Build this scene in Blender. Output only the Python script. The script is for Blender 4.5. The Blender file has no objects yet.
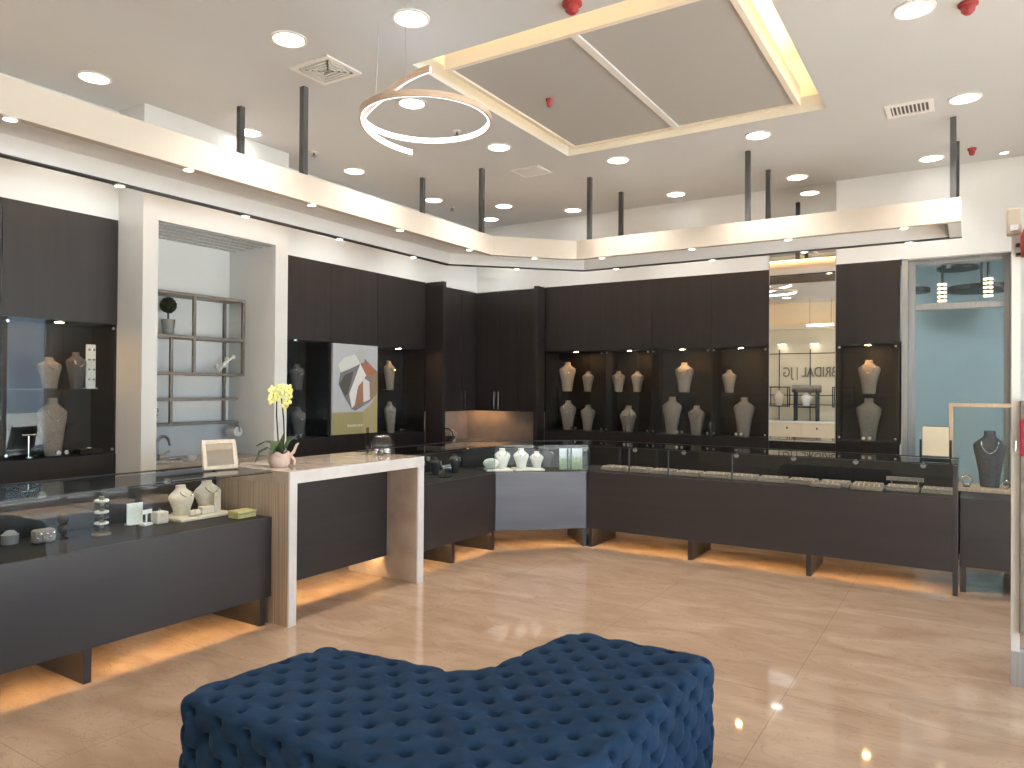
import bpy, bmesh, math, random
import numpy as np
from mathutils import Vector, Matrix
random.seed(7)
PI = math.pi
scene = bpy.context.scene
COL = scene.collection
R = math.radians

# ------------------------------------------------------------------ materials
def new_mat(name):
    m = bpy.data.materials.new(name); m.use_nodes = True
    nt = m.node_tree
    return m, nt, nt.nodes['Principled BSDF']

def plain(name, col, rough=0.5, metal=0.0, spec=0.5, **kw):
    m, nt, b = new_mat(name)
    b.inputs['Base Color'].default_value = (*col, 1)
    b.inputs['Roughness'].default_value = rough
    b.inputs['Metallic'].default_value = metal
    b.inputs['Specular IOR Level'].default_value = spec
    for k, v in kw.items():
        b.inputs[k.replace('_', ' ')].default_value = v
    return m

def noisy(name, c1, c2, scale=(1, 1, 1), nscale=5.0, rough=0.5, spec=0.5, detail=4.0, bump=0.0, space='Object', lo=.35, hi=.65, metal=0.0):
    m, nt, b = new_mat(name)
    tc = nt.nodes.new('ShaderNodeTexCoord'); mp = nt.nodes.new('ShaderNodeMapping')
    mp.inputs['Scale'].default_value = scale
    nz = nt.nodes.new('ShaderNodeTexNoise'); nz.inputs['Scale'].default_value = nscale; nz.inputs['Detail'].default_value = detail
    rp = nt.nodes.new('ShaderNodeValToRGB')
    rp.color_ramp.elements[0].position = lo; rp.color_ramp.elements[1].position = hi
    rp.color_ramp.elements[0].color = (*c1, 1); rp.color_ramp.elements[1].color = (*c2, 1)
    L = nt.links.new
    L(tc.outputs[space], mp.inputs['Vector']); L(mp.outputs['Vector'], nz.inputs['Vector'])
    L(nz.outputs['Fac'], rp.inputs['Fac']); L(rp.outputs['Color'], b.inputs['Base Color'])
    b.inputs['Roughness'].default_value = rough; b.inputs['Specular IOR Level'].default_value = spec
    b.inputs['Metallic'].default_value = metal
    if bump:
        bp = nt.nodes.new('ShaderNodeBump'); bp.inputs['Strength'].default_value = bump; bp.inputs['Distance'].default_value = .01
        L(nz.outputs['Fac'], bp.inputs['Height']); L(bp.outputs['Normal'], b.inputs['Normal'])
    return m

def glow(name, col, strength):
    m = bpy.data.materials.new(name); m.use_nodes = True
    nt = m.node_tree; nt.nodes.clear()
    e = nt.nodes.new('ShaderNodeEmission'); e.inputs['Color'].default_value = (*col, 1); e.inputs['Strength'].default_value = strength
    o = nt.nodes.new('ShaderNodeOutputMaterial'); nt.links.new(e.outputs[0], o.inputs[0])
    return m

def glass_mat(name, tint=(0.975, 0.99, 0.985), ior=1.5, gain=1.0):
    m = bpy.data.materials.new(name); m.use_nodes = True
    nt = m.node_tree; nt.nodes.clear(); L = nt.links.new
    tr = nt.nodes.new('ShaderNodeBsdfTransparent'); tr.inputs['Color'].default_value = (*tint, 1)
    gl = nt.nodes.new('ShaderNodeBsdfGlossy'); gl.inputs['Roughness'].default_value = 0.0
    fr = nt.nodes.new('ShaderNodeFresnel'); fr.inputs['IOR'].default_value = ior
    ge = nt.nodes.new('ShaderNodeNewGeometry')
    inv = nt.nodes.new('ShaderNodeMath'); inv.operation = 'SUBTRACT'; inv.inputs[0].default_value = 1.0
    mu = nt.nodes.new('ShaderNodeMath'); mu.operation = 'MULTIPLY'
    mg = nt.nodes.new('ShaderNodeMath'); mg.operation = 'MULTIPLY'; mg.inputs[1].default_value = gain; mg.use_clamp = True
    mx = nt.nodes.new('ShaderNodeMixShader'); o = nt.nodes.new('ShaderNodeOutputMaterial')
    L(ge.outputs['Backfacing'], inv.inputs[1]); L(fr.outputs[0], mu.inputs[0]); L(inv.outputs[0], mu.inputs[1])
    L(mu.outputs[0], mg.inputs[0])
    L(mg.outputs[0], mx.inputs[0]); L(tr.outputs[0], mx.inputs[1]); L(gl.outputs[0], mx.inputs[2]); L(mx.outputs[0], o.inputs[0])
    return m

M = {}
M['wood_v'] = noisy('dark_wood_vertical', (.0145, .0112, .0116), (.020, .016, .0162), (7, 7, .3), 2.2, .45, .5)
M['wood_h'] = noisy('dark_wood_horizontal', (.016, .0125, .0132), (.022, .0175, .0185), (.4, .4, 7), 2.2, .45, .8)
M['wood_in'] = noisy('dark_wood_inside', (.012, .0100, .0095), (.018, .015, .014), (9, 9, .35), 3.0, .45, .4)
M['laminate'] = noisy('grey_laminate', (.10, .10, .118), (.125, .125, .145), (.4, .4, 3), 2.0, .3, .5)
M['paint'] = noisy('white_wall_paint', (.74, .775, .785), (.78, .815, .825), (1, 1, 1), 1.5, .6, .3)
M['ceil'] = noisy('ceiling_paint', (.565, .59, .605), (.595, .62, .635), (1, 1, 1), .6, .6, .3)
M['fascia'] = noisy('cream_paint', (.63, .565, .485), (.65, .585, .505), (1, 1, 1), 1.0, .5, .3)
M['cream_wall'] = noisy('cream_wall_paint', (.74, .66, .50), (.79, .71, .55), (1, 1, 1), 1.2, .6, .3)
M['cove'] = plain('cove_paint', (.85, .78, .66), .6)
M['post'] = noisy('dark_grey_metal', (.06, .06, .06), (.085, .085, .085), (1, 1, 1), 6, .45, .4)
M['black'] = plain('black_metal', (.012, .012, .013), .35)
M['alu'] = noisy('satin_aluminium', (.42, .44, .46), (.5, .52, .54), (20, 20, .5), 4, .35, .5, metal=.6)
M['greymetal'] = noisy('grey_brown_metal', (.20, .185, .165), (.25, .23, .205), (4, 4, 4), 6, .4, .4, metal=.3)
M['steel'] = plain('polished_steel', (.75, .76, .77), .18, 1.0)
M['chrome_dark'] = plain('brushed_chrome', (.28, .29, .30), .25, 1.0)
M['mirror'] = plain('mirror_silver', (.90, .90, .87), .0, 1.0)
M['glass'] = glass_mat('case_glass')
M['glass_door'] = glass_mat('window_glass', (.94, .97, .98), 1.45)
M['glass_bowl'] = glass_mat('clear_bowl_glass', (.97, .98, .98), 1.5, 1.3)
M['linen'] = noisy('linen_bust', (.235, .20, .175), (.28, .24, .21), (1, 1, 1), 60, .85, .2, bump=.15)
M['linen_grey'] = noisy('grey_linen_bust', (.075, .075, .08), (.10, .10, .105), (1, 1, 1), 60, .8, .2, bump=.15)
M['cream'] = noisy('cream_suede', (.66, .57, .45), (.74, .65, .53), (1, 1, 1), 50, .8, .2, bump=.1)
M['whiteleather'] = noisy('white_leatherette', (.80, .80, .75), (.86, .86, .81), (1, 1, 1), 40, .55, .4, bump=.08)
M['greystone'] = noisy('grey_worktop', (.33, .31, .29), (.43, .41, .38), (1, 1, 1), 12, .25, .5)
M['beige_top'] = noisy('beige_worktop', (.42, .33, .25), (.52, .42, .33), (1, 1, 1), 10, .25, .5)
M['linen_dk'] = noisy('brown_tray_lining', (.24, .20, .165), (.30, .255, .21), (1, 1, 1), 60, .85, .2)
M['knob'] = plain('grey_lock_plastic', (.30, .30, .29), .4)
M['whitestone'] = noisy('white_stone_edge', (.74, .71, .67), (.80, .78, .75), (1, 1, 1), 8, .2, .5)
M['beige_stone'] = noisy('polished_beige_stone', (.44, .345, .27), (.55, .45, .365), (1, 1, 1), 5, .12, .5)
M['bright'] = noisy('bright_white_paint', (.84, .85, .85), (.87, .88, .88), (1, 1, 1), 1.5, .5, .4)
M['bounce_ground'] = noisy('pale_bounce_ground', (.58, .57, .54), (.66, .65, .62), (1, 1, 1), 1, .8, .2)
M['splash'] = noisy('pale_backsplash', (.46, .40, .36), (.54, .48, .43), (1, 1, 1), 6, .4, .4)
M['deck'] = noisy('dark_deck_lining', (.016, .0145, .014), (.024, .022, .020), (1, 1, 1), 30, .6, .3)
M['gold'] = plain('gold_metal', (.78, .55, .22), .3, 1.0)
M['silver'] = plain('silver_jewellery', (.8, .8, .8), .2, 1.0)
M['leaf'] = noisy('orchid_leaf', (.03, .07, .02), (.07, .13, .04), (1, 1, 1), 14, .4, .5)
M['petal'] = noisy('yellow_petal', (.72, .68, .20), (.85, .82, .38), (1, 1, 1), 20, .6, .3)
M['stem'] = plain('dark_stem', (.035, .045, .02), .6)
M['pinkpot'] = noisy('pink_stone_pot', (.62, .44, .38), (.80, .68, .60), (1, 1, 1), 18, .5, .4)
M['red'] = plain('red_plastic', (.30, .03, .03), .5)
M['beigebox'] = plain('beige_plastic', (.52, .46, .37), .5)
M['white'] = plain('white_plastic', (.80, .80, .78), .4)
M['oak'] = noisy('light_oak', (.48, .36, .24), (.60, .47, .33), (12, 12, 1), 4, .45, .4)
M['ringwood'] = noisy('pale_oak_band', (.55, .40, .29), (.66, .50, .38), (3, 3, 30), 4, .5, .4)
M['foliage'] = noisy('black_green_foliage', (.008, .012, .008), (.02, .03, .016), (1, 1, 1), 40, .8, .2)
M['greypot'] = plain('grey_ceramic', (.20, .205, .20), .5)
M['bluewall'] = noisy('corridor_blue_paint', (.36, .50, .56), (.42, .56, .62), (1, 1, 1), .8, .4, .4)
M['greenceil'] = plain('corridor_ceiling_paint', (.42, .46, .44), .6)
M['dim_ground'] = noisy('dimmed_outside_ground', (.09, .09, .09), (.12, .12, .118), (1, 1, 1), 3, .7, .2)
M['card'] = plain('pale_card', (.75, .76, .74), .5)
M['yellowbox'] = noisy('pale_gold_box', (.55, .46, .18), (.66, .56, .26), (1, 1, 1), 20, .4, .5)

M['lamp'] = glow('downlight_diffuser', (1.0, .95, .89), 13.0)
M['lamp2'] = glow('added_corridor_glow', (1.0, .95, .89), 110.0)
M['mini'] = glow('mini_spot_diffuser', (1.0, .90, .74), 20.0)
M['puck'] = glow('cabinet_puck_diffuser', (1.0, .52, .19), 190.0)
M['puck_cool'] = glow('cabinet_strip_diffuser', (1.0, .93, .85), 12.0)
M['led_warm'] = glow('warm_led_tape', (1.0, .66, .30), 150.0)
M['led_cove'] = glow('cove_led_tape', (1.0, .82, .56), 24.0)
M['led_up'] = glow('canopy_led_tape', (1.0, .55, .24), 9.0)
M['led_ring'] = glow('ring_light_diffuser', (.78, .89, 1.0), 4.5)
M['slat_glow'] = glow('lit_slat', (1.0, .75, .45), 3.0)
M['niche_led'] = glow('niche_led_tape', (1.0, .50, .18), 14.0)

def marble_floor():
    m, nt, b = new_mat('beige_marble_floor'); L = nt.links.new
    tc = nt.nodes.new('ShaderNodeTexCoord')
    mp = nt.nodes.new('ShaderNodeMapping'); mp.inputs['Rotation'].default_value = (0, 0, .5); mp.inputs['Scale'].default_value = (1, 2.2, 1)
    n1 = nt.nodes.new('ShaderNodeTexNoise'); n1.inputs['Scale'].default_value = 1.6; n1.inputs['Detail'].default_value = 8; n1.inputs['Distortion'].default_value = 1.2
    r1 = nt.nodes.new('ShaderNodeValToRGB')
    e = r1.color_ramp.elements
    e[0].position = .30; e[0].color = (.36, .232, .152, 1); e[1].position = .72; e[1].color = (.50, .355, .25, 1)
    n2 = nt.nodes.new('ShaderNodeTexNoise'); n2.inputs['Scale'].default_value = 2.3; n2.inputs['Detail'].default_value = 10; n2.inputs['Distortion'].default_value = 2.5
    r2 = nt.nodes.new('ShaderNodeValToRGB')
    f = r2.color_ramp.elements
    f[0].position = .485; f[0].color = (0, 0, 0, 1); f[1].position = .50; f[1].color = (1, 1, 1, 1)
    x = f.new(.515); x.color = (0, 0, 0, 1)
    mx = nt.nodes.new('ShaderNodeMixRGB'); mx.inputs['Color2'].default_value = (.23, .14, .09, 1)
    sc = nt.nodes.new('ShaderNodeMath'); sc.operation = 'MULTIPLY'; sc.inputs[1].default_value = .35
    br = nt.nodes.new('ShaderNodeTexBrick'); br.offset = 0.0
    br.inputs['Scale'].default_value = 1.0; br.inputs['Mortar Size'].default_value = .0018; br.inputs['Mortar Smooth'].default_value = .3
    br.inputs['Brick Width'].default_value = 1.2; br.inputs['Row Height'].default_value = 1.2
    br.inputs['Color1'].default_value = (1, 1, 1, 1); br.inputs['Color2'].default_value = (.93, .93, .93, 1); br.inputs['Mortar'].default_value = (.62, .6, .57, 1)
    mu = nt.nodes.new('ShaderNodeMixRGB'); mu.blend_type = 'MULTIPLY'; mu.inputs['Fac'].default_value = 1
    L(tc.outputs['Object'], mp.inputs['Vector']); L(mp.outputs[0], n1.inputs['Vector']); L(n1.outputs['Fac'], r1.inputs['Fac'])
    L(mp.outputs[0], n2.inputs['Vector']); L(n2.outputs['Fac'], r2.inputs['Fac']); L(r2.outputs['Color'], sc.inputs[0]); L(sc.outputs[0], mx.inputs['Fac'])
    L(r1.outputs['Color'], mx.inputs['Color1']); L(mx.outputs['Color'], mu.inputs['Color1'])
    L(tc.outputs['Object'], br.inputs['Vector']); L(br.outputs['Color'], mu.inputs['Color2']); L(mu.outputs['Color'], b.inputs['Base Color'])
    b.inputs['Roughness'].default_value = .045; b.inputs['Specular IOR Level'].default_value = .7
    return m
M['floor'] = marble_floor()

def travertine():
    m, nt, b = new_mat('striped_stone'); L = nt.links.new
    tc = nt.nodes.new('ShaderNodeTexCoord'); mp = nt.nodes.new('ShaderNodeMapping'); mp.inputs['Scale'].default_value = (46, .9, .5)
    nz = nt.nodes.new('ShaderNodeTexNoise'); nz.inputs['Scale'].default_value = 2.0; nz.inputs['Detail'].default_value = 3
    rp = nt.nodes.new('ShaderNodeValToRGB'); e = rp.color_ramp.elements
    e[0].position = .38; e[0].color = (.40, .285, .195, 1); e[1].position = .62; e[1].color = (.56, .435, .335, 1)
    L(tc.outputs['Object'], mp.inputs[0]); L(mp.outputs[0], nz.inputs['Vector']); L(nz.outputs['Fac'], rp.inputs['Fac']); L(rp.outputs['Color'], b.inputs['Base Color'])
    b.inputs['Roughness'].default_value = .15
    return m
M['stone'] = travertine()

def grille_mat():
    m, nt, b = new_mat('perforated_grey_metal'); L = nt.links.new
    tc = nt.nodes.new('ShaderNodeTexCoord'); mp = nt.nodes.new('ShaderNodeMapping'); mp.inputs['Rotation'].default_value = (0, 0, PI/4); mp.inputs['Scale'].default_value = (38, 38, 38)
    vo = nt.nodes.new('ShaderNodeTexVoronoi'); vo.inputs['Randomness'].default_value = 0; vo.inputs['Scale'].default_value = 1.0
    rp = nt.nodes.new('ShaderNodeValToRGB'); e = rp.color_ramp.elements
    e[0].position = .30; e[0].color = (.10, .10, .095, 1); e[1].position = .36; e[1].color = (.42, .42, .41, 1)
    L(tc.outputs['Object'], mp.inputs[0]); L(mp.outputs[0], vo.inputs['Vector']); L(vo.outputs['Distance'], rp.inputs['Fac']); L(rp.outputs['Color'], b.inputs['Base Color'])
    b.inputs['Roughness'].default_value = .5
    return m
M['grille'] = grille_mat()

def velvet():
    m, nt, b = new_mat('navy_velvet'); L = nt.links.new
    tc = nt.nodes.new('ShaderNodeTexCoord')
    nz = nt.nodes.new('ShaderNodeTexNoise'); nz.inputs['Scale'].default_value = 9; nz.inputs['Detail'].default_value = 5
    rp = nt.nodes.new('ShaderNodeValToRGB'); e = rp.color_ramp.elements
    e[0].position = .3; e[0].color = (.0062, .0215, .050, 1); e[1].position = .75; e[1].color = (.0105, .034, .076, 1)
    L(tc.outputs['Object'], nz.inputs['Vector']); L(nz.outputs['Fac'], rp.inputs['Fac']); L(rp.outputs['Color'], b.inputs['Base Color'])
    b.inputs['Roughness'].default_value = .75; b.inputs['Specular IOR Level'].default_value = .12
    b.inputs['Sheen Weight'].default_value = .07; b.inputs['Sheen Roughness'].default_value = .4; b.inputs['Sheen Tint'].default_value = (.35, .48, .65, 1)
    return m
M['velvet'] = velvet()

def window_reflection_mat():  # reflected sky and trees painted as a colour ramp
    m, nt, b = new_mat('painted_window_reflection'); L = nt.links.new
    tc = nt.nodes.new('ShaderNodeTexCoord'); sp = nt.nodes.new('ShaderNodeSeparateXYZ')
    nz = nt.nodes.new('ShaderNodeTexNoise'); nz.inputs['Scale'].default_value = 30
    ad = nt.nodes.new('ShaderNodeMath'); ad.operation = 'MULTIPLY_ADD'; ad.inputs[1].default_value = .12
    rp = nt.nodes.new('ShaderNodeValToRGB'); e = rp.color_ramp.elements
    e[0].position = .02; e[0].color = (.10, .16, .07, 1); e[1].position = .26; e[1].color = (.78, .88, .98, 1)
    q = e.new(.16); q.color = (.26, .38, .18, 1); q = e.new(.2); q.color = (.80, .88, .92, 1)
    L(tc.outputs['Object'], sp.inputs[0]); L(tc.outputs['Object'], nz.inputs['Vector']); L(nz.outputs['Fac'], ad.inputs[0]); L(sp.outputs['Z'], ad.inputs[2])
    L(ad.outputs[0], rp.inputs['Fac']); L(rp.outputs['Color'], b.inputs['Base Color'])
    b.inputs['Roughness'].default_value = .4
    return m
M['print'] = window_reflection_mat()  # painted window reflection for the card in the corner counter

# ------------------------------------------------------------------ mesh builder
class MB:
    def __init__(s): s.bm = bmesh.new()
    def box(s, x0, x1, y0, y1, z0, z1):
        v = [s.bm.verts.new((x, y, z)) for x in (x0, x1) for y in (y0, y1) for z in (z0, z1)]
        for f in ((0, 1, 3, 2), (4, 6, 7, 5), (0, 4, 5, 1), (2, 3, 7, 6), (0, 2, 6, 4), (1, 5, 7, 3)):
            s.bm.faces.new([v[i] for i in f])
        return s
    def prism(s, poly, z0, z1):
        a = [s.bm.verts.new((x, y, z0)) for x, y in poly]; b = [s.bm.verts.new((x, y, z1)) for x, y in poly]
        n = len(poly)
        s.bm.faces.new(a[::-1]); s.bm.faces.new(b)
        for i in range(n):
            s.bm.faces.new((a[i], a[(i+1) % n], b[(i+1) % n], b[i]))
        return s
    def wall(s, p, q, z0, z1, t, off=0.0):
        """upright slab along p->q, thickness t to the left of the direction, shifted by off"""
        d = Vector((q[0]-p[0], q[1]-p[1])).normalized(); n = Vector((-d.y, d.x))
        a = Vector(p)+n*off; b = Vector(q)+n*off
        return s.prism([tuple(a), tuple(b), tuple(b+n*t), tuple(a+n*t)], z0, z1)
    def cyl(s, p0, p1, r, seg=16, r2=None):
        p0, p1 = Vector(p0), Vector(p1); d = p1-p0
        q = d.to_track_quat('Z', 'Y').to_matrix(); r2 = r if r2 is None else r2
        ra = []
        for c, rr in ((p0, r), (p1, r2)):
            ra.append([s.bm.verts.new(c+q@Vector((rr*math.cos(2*PI*i/seg), rr*math.sin(2*PI*i/seg), 0))) for i in range(seg)])
        s.bm.faces.new(ra[0][::-1]); s.bm.faces.new(ra[1])
        for i in range(seg):
            s.bm.faces.new((ra[0][i], ra[0][(i+1) % seg], ra[1][(i+1) % seg], ra[1][i]))
        return s
    def tube(s, pts, r, seg=8):
        pts = [Vector(p) for p in pts]; rings = []; n = len(pts)
        rr = r if isinstance(r, (list, tuple)) else [r]*n
        up = Vector((0, 0, 1))
        for i, p in enumerate(pts):
            t = (pts[min(i+1, n-1)]-pts[max(i-1, 0)]).normalized()
            u = up if abs(t.dot(up)) < .95 else Vector((1, 0, 0))
            a = t.cross(u).normalized(); b = a.cross(t).normalized()
            rings.append([s.bm.verts.new(p+(a*math.cos(2*PI*k/seg)+b*math.sin(2*PI*k/seg))*rr[i]) for k in range(seg)])
        for i in range(n-1):
            for k in range(seg):
                s.bm.faces.new((rings[i][k], rings[i][(k+1) % seg], rings[i+1][(k+1) % seg], rings[i+1][k]))
        s.bm.faces.new(rings[0][::-1]); s.bm.faces.new(rings[-1])
        return s
    def loft(s, rings, close=True):
        vr = [[s.bm.verts.new(p) for p in r] for r in rings]; n = len(vr[0])
        for i in range(len(vr)-1):
            for k in range(n):
                s.bm.faces.new((vr[i][k], vr[i][(k+1) % n], vr[i+1][(k+1) % n], vr[i+1][k]))
        if close:
            s.bm.faces.new(vr[0][::-1]); s.bm.faces.new(vr[-1])
        return s
    def lathe(s, prof, c=(0, 0, 0), seg=24):
        return s.loft([[(c[0]+max(r, .0005)*math.cos(2*PI*k/seg), c[1]+max(r, .0005)*math.sin(2*PI*k/seg), c[2]+z) for k in range(seg)] for r, z in prof])
    def ball(s, c, r, sc=(1, 1, 1), seg=14, rings=8):
        rr = []
        for i in range(rings+1):
            a = -PI/2+PI*i/rings
            rr.append([(c[0]+sc[0]*r*max(math.cos(a), .01)*math.cos(2*PI*k/seg), c[1]+sc[1]*r*max(math.cos(a), .01)*math.sin(2*PI*k/seg), c[2]+sc[2]*r*math.sin(a)) for k in range(seg)])
        return s.loft(rr)
    def torus(s, c, Rr, r, axis='Z', seg=24, ts=8, a0=0, a1=2*PI):
        full = abs(a1-a0-2*PI) < 1e-6
        n = seg if full else seg+1
        rings = []
        for i in range(n):
            a = a0+(a1-a0)*i/seg
            ring = []
            for k in range(ts):
                b = 2*PI*k/ts; q = Rr+r*math.cos(b); z = r*math.sin(b)
                p = (q*math.cos(a), q*math.sin(a), z)
                if axis == 'Y': p = (p[0], p[2], p[1])
                if axis == 'X': p = (p[2], p[0], p[1])
                ring.append((c[0]+p[0], c[1]+p[1], c[2]+p[2]))
            rings.append(ring)
        if full: rings.append(rings[0])
        return s.loft(rings, close=not full)
    def xform(s, mat):
        bmesh.ops.transform(s.bm, matrix=mat, verts=s.bm.verts); return s
    def build(s, name, mat, parent=None, smooth=False, bevel=0.0, local=False, segs=2):
        bm = s.bm
        bmesh.ops.remove_doubles(bm, verts=bm.verts, dist=1e-6)
        if bevel:
            es = [e for e in bm.edges if len(e.link_faces) == 2 and e.calc_face_angle(0) > .5]
            bmesh.ops.bevel(bm, geom=es, offset=bevel, segments=segs, profile=.5, affect='EDGES', clamp_overlap=True)
        bmesh.ops.recalc_face_normals(bm, faces=bm.faces)
        if parent is not None and not local:
            pm = parent.matrix_basis.copy(); q = parent.parent
            while q is not None:
                pm = q.matrix_basis @ pm; q = q.parent
            bmesh.ops.transform(bm, matrix=pm.inverted(), verts=bm.verts)
        elif parent is None and not local:
            xs = [v.co for v in bm.verts]
            lo = Vector((min(v.x for v in xs), min(v.y for v in xs), min(v.z for v in xs))); hi = Vector((max(v.x for v in xs), max(v.y for v in xs), max(v.z for v in xs)))
            org = Vector(((lo.x+hi.x)/2, (lo.y+hi.y)/2, lo.z))
            bmesh.ops.translate(bm, verts=bm.verts, vec=-org)
        me = bpy.data.meshes.new(name); bm.to_mesh(me); bm.free()
        if smooth:
            for p in me.polygons: p.use_smooth = True
            try: me.set_sharp_from_angle(angle=R(40))
            except Exception: pass
        if mat is not None: me.materials.append(mat)
        o = bpy.data.objects.new(name, me); COL.objects.link(o)
        if parent is not None: o.parent = parent
        elif not local: o.location = org
        return o

def tag(o, label, cat, group=None):
    o['label'] = label; o['category'] = cat
    if group: o['group'] = group
    return o
def thing(name, label, cat, loc=(0, 0, 0), rz=0.0, group=None):
    o = bpy.data.objects.new(name, None); COL.objects.link(o)
    o.empty_display_size = .1
    o.matrix_basis = Matrix.Translation(loc) @ Matrix.Rotation(rz, 4, 'Z')
    return tag(o, label, cat, group)
def struct(o):
    o['kind'] = 'structure'; return o
def copy_thing(root, loc, rz, label, group=None, scale=None):
    r = root.copy(); COL.objects.link(r)
    r.matrix_basis = Matrix.Translation(loc) @ Matrix.Rotation(rz, 4, 'Z') @ (Matrix.Diagonal((*scale, 1)) if scale else Matrix())
    r['label'] = label
    if group: r['group'] = group
    for ch in list(root.children):
        c = ch.copy(); COL.objects.link(c); c.parent = r
        for g in list(ch.children):
            d = g.copy(); COL.objects.link(d); d.parent = c
    return r

# ------------------------------------------------------------------ camera
cam = bpy.data.cameras.new('camera'); co = bpy.data.objects.new('camera', cam); COL.objects.link(co); scene.camera = co
cam.sensor_width = 36; cam.lens = 727.02/1024*36; cam.clip_start = .05; cam.clip_end = 200
D_ = Vector((-0.53370759, 0.84563684, 0.00738563)); R_ = Vector((0.84566628, 0.53366298, 0.00723598)); U_ = Vector((-0.00217757, -0.01010768, 0.99994655))
mw = Matrix.Identity(4)
for i in range(3):
    mw[i][0] = R_[i]; mw[i][1] = U_[i]; mw[i][2] = -D_[i]
mw.translation = (0, 0, 1.55)
co.matrix_world = mw

XW, YW, CE, ZT = -5.518, 7.854, 3.656, 2.82      # left panel plane, back panel plane, ceiling, panel top
XR, YF = 2.2, -2.6

# ------------------------------------------------------------------ setting
b = MB(); b.box(-6.4, XR+.2, YF-.2, 10.6, -.1, 0)
struct(b.build('floor', M['floor']))
# coffer hole
CX0, CX1, CY0, CY1 = -3.075, -.915, 3.63, 5.795
b = MB()
b.box(-6.4, CX0, YF-.2, 8.4, CE, CE+.12); b.box(CX1, XR+.2, YF-.2, 8.4, CE, CE+.12)
b.box(CX0, CX1, YF-.2, CY0, CE, CE+.12); b.box(CX0, CX1, CY1, 8.4, CE, CE+.12)
struct(b.build('ceiling', M['ceil']))
b = MB()
H = CE+.42
b.box(CX0-.03, CX0, CY0-.03, CY1+.03, CE+.12, H); b.box(CX1, CX1+.03, CY0-.03, CY1+.03, CE+.12, H)
b.box(CX0, CX1, CY0-.03, CY0, CE+.12, H); b.box(CX0, CX1, CY1, CY1+.03, CE+.12, H)
b.box(CX0-.03, CX1+.03, CY0-.03, CY1+.03, H, H+.03)
struct(b.build('trim_1', M['cove']))

# left wall: back at -5.9, bulkhead above panels, white portal frame round the alcove
XP, PY0, PY1, AY0, AY1, AX = -5.187, 3.085, 4.435, 3.205, 4.30, -5.825
b = MB()
b.box(-6.3, XW, YF, PY0, ZT, CE); b.box(-6.3, XW, PY1, 8.4, ZT, CE)          # bulkhead over the cabinets
b.box(-6.3, -5.92, YF, PY0, 0, ZT); b.box(-6.3, -5.92, PY1, 8.4, 0, ZT)
b.box(-6.3, XP, PY0, AY0, 0, CE); b.box(-6.3, XP, AY1, PY1, 0, CE)            # portal jambs
b.box(-6.3, XP, AY0, AY1, 2.808, CE)                                           # portal head
b.box(-6.3, AX, AY0, AY1, 0, 2.808)                                            # alcove back
struct(b.build('wall_left', M['paint']))
b = MB()
b.box(XW, XR, YW, 8.4, ZT, CE)
b.box(-6.3, -.60, 8.24, 8.4, 0, ZT)
b.box(XW, -4.48, 8.2, 8.24, 0, ZT)
b.box(.32, XR, YW, 8.4, 0, ZT)
struct(b.build('wall_back', M['paint']))
b = MB(); b.box(-6.3, XR, YF-.2, YF, 0, CE); struct(b.build('wall_front', M['cream_wall']))
b = MB()
WY0, WY1, WZ1 = -1.6, 6.25, 2.75
b.box(XR, XR+.2, YF, WY0, 0, CE); b.box(XR, XR+.2, WY1, 10.6, 0, CE); b.box(XR, XR+.2, WY0, WY1, WZ1, CE)
struct(b.build('wall_right', M['paint']))
# storefront glazing in the right wall (behind the camera's right shoulder)
w = bpy.data.objects.new('window_1', None); COL.objects.link(w); struct(w)
b = MB(); n = 6
for i in range(n+1):
    y = WY0+(WY1-WY0)*i/n
    b.box(XR+.04, XR+.12, max(WY0, y-.03), min(WY1, y+.03), 0, WZ1)
b.box(XR+.04, XR+.12, WY0, WY1, 0, .08); b.box(XR+.04, XR+.12, WY0, WY1, WZ1-.06, WZ1)
b.build('window_frame', M['alu'], w)
b = MB(); b.box(XR+.075, XR+.085, WY0, WY1, .05, WZ1-.03); b.build('window_pane', M['glass_door'], w)
b = MB(); b.box(XR+.2, 6.5, -25, 25, -.12, -.02); struct(b.build('ground_dim_outside', M['dim_ground']))  # unseen near ground, dark so little light bounces to the near ceiling
b = MB(); b.box(6.5, 34, -25, 25, -.12, .0); struct(b.build('ground_bounce_outside', M['bounce_ground']))  # unseen far ground, pale to bounce sunlight onto the canopy underside

# corridor beyond the glazed door at the back
b = MB(); b.box(-2.4, XR, 10.4, 10.55, 0, 3.3); b.box(-2.5, -2.4, 8.4, 10.55, 0, 3.3)
struct(b.build('wall_beyond', M['bluewall']))
b = MB(); b.box(-2.5, XR, 8.4, 10.55, 3.2, 3.3); struct(b.build('ceiling_beyond', M['greenceil']))

# alcove ceiling slats
b = MB()
for i in range(5):
    x = AX+.06+i*.12
    b.box(x, x+.035, AY0, AY1, 2.80, 2.812)
struct(b.build('trim_2', M['alu']))

# glazed door at the back
DX0, DX1 = -.56, .32
d = bpy.data.objects.new('door_2', None); COL.objects.link(d); d.location = (DX0, YW, 0); struct(d)
b = MB()
b.box(DX0, DX0+.05, YW, YW+.3, 0, ZT); b.box(DX1-.02, DX1+.0, YW+.0, YW+.3, 0, ZT)
b.box(DX0, DX1, YW, YW+.3, ZT-.012, ZT)
b.build('jamb', M['alu'], d)
b = MB()
b.box(DX0+.05, DX0+.105, YW+.16, YW+.21, 0, ZT-.012); b.box(DX1-.06, DX1-.02, YW+.16, YW+.21, 0, ZT-.012)
b.box(DX0+.105, DX1-.06, YW+.16, YW+.21, 2.34, 2.40); b.box(DX0+.105, DX1-.06, YW+.16, YW+.21, ZT-.04, ZT-.012); b.box(DX0+.105, DX1-.06, YW+.16, YW+.21, 0, .1)
b.build('door_frame', M['alu'], d, bevel=.004)
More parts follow.
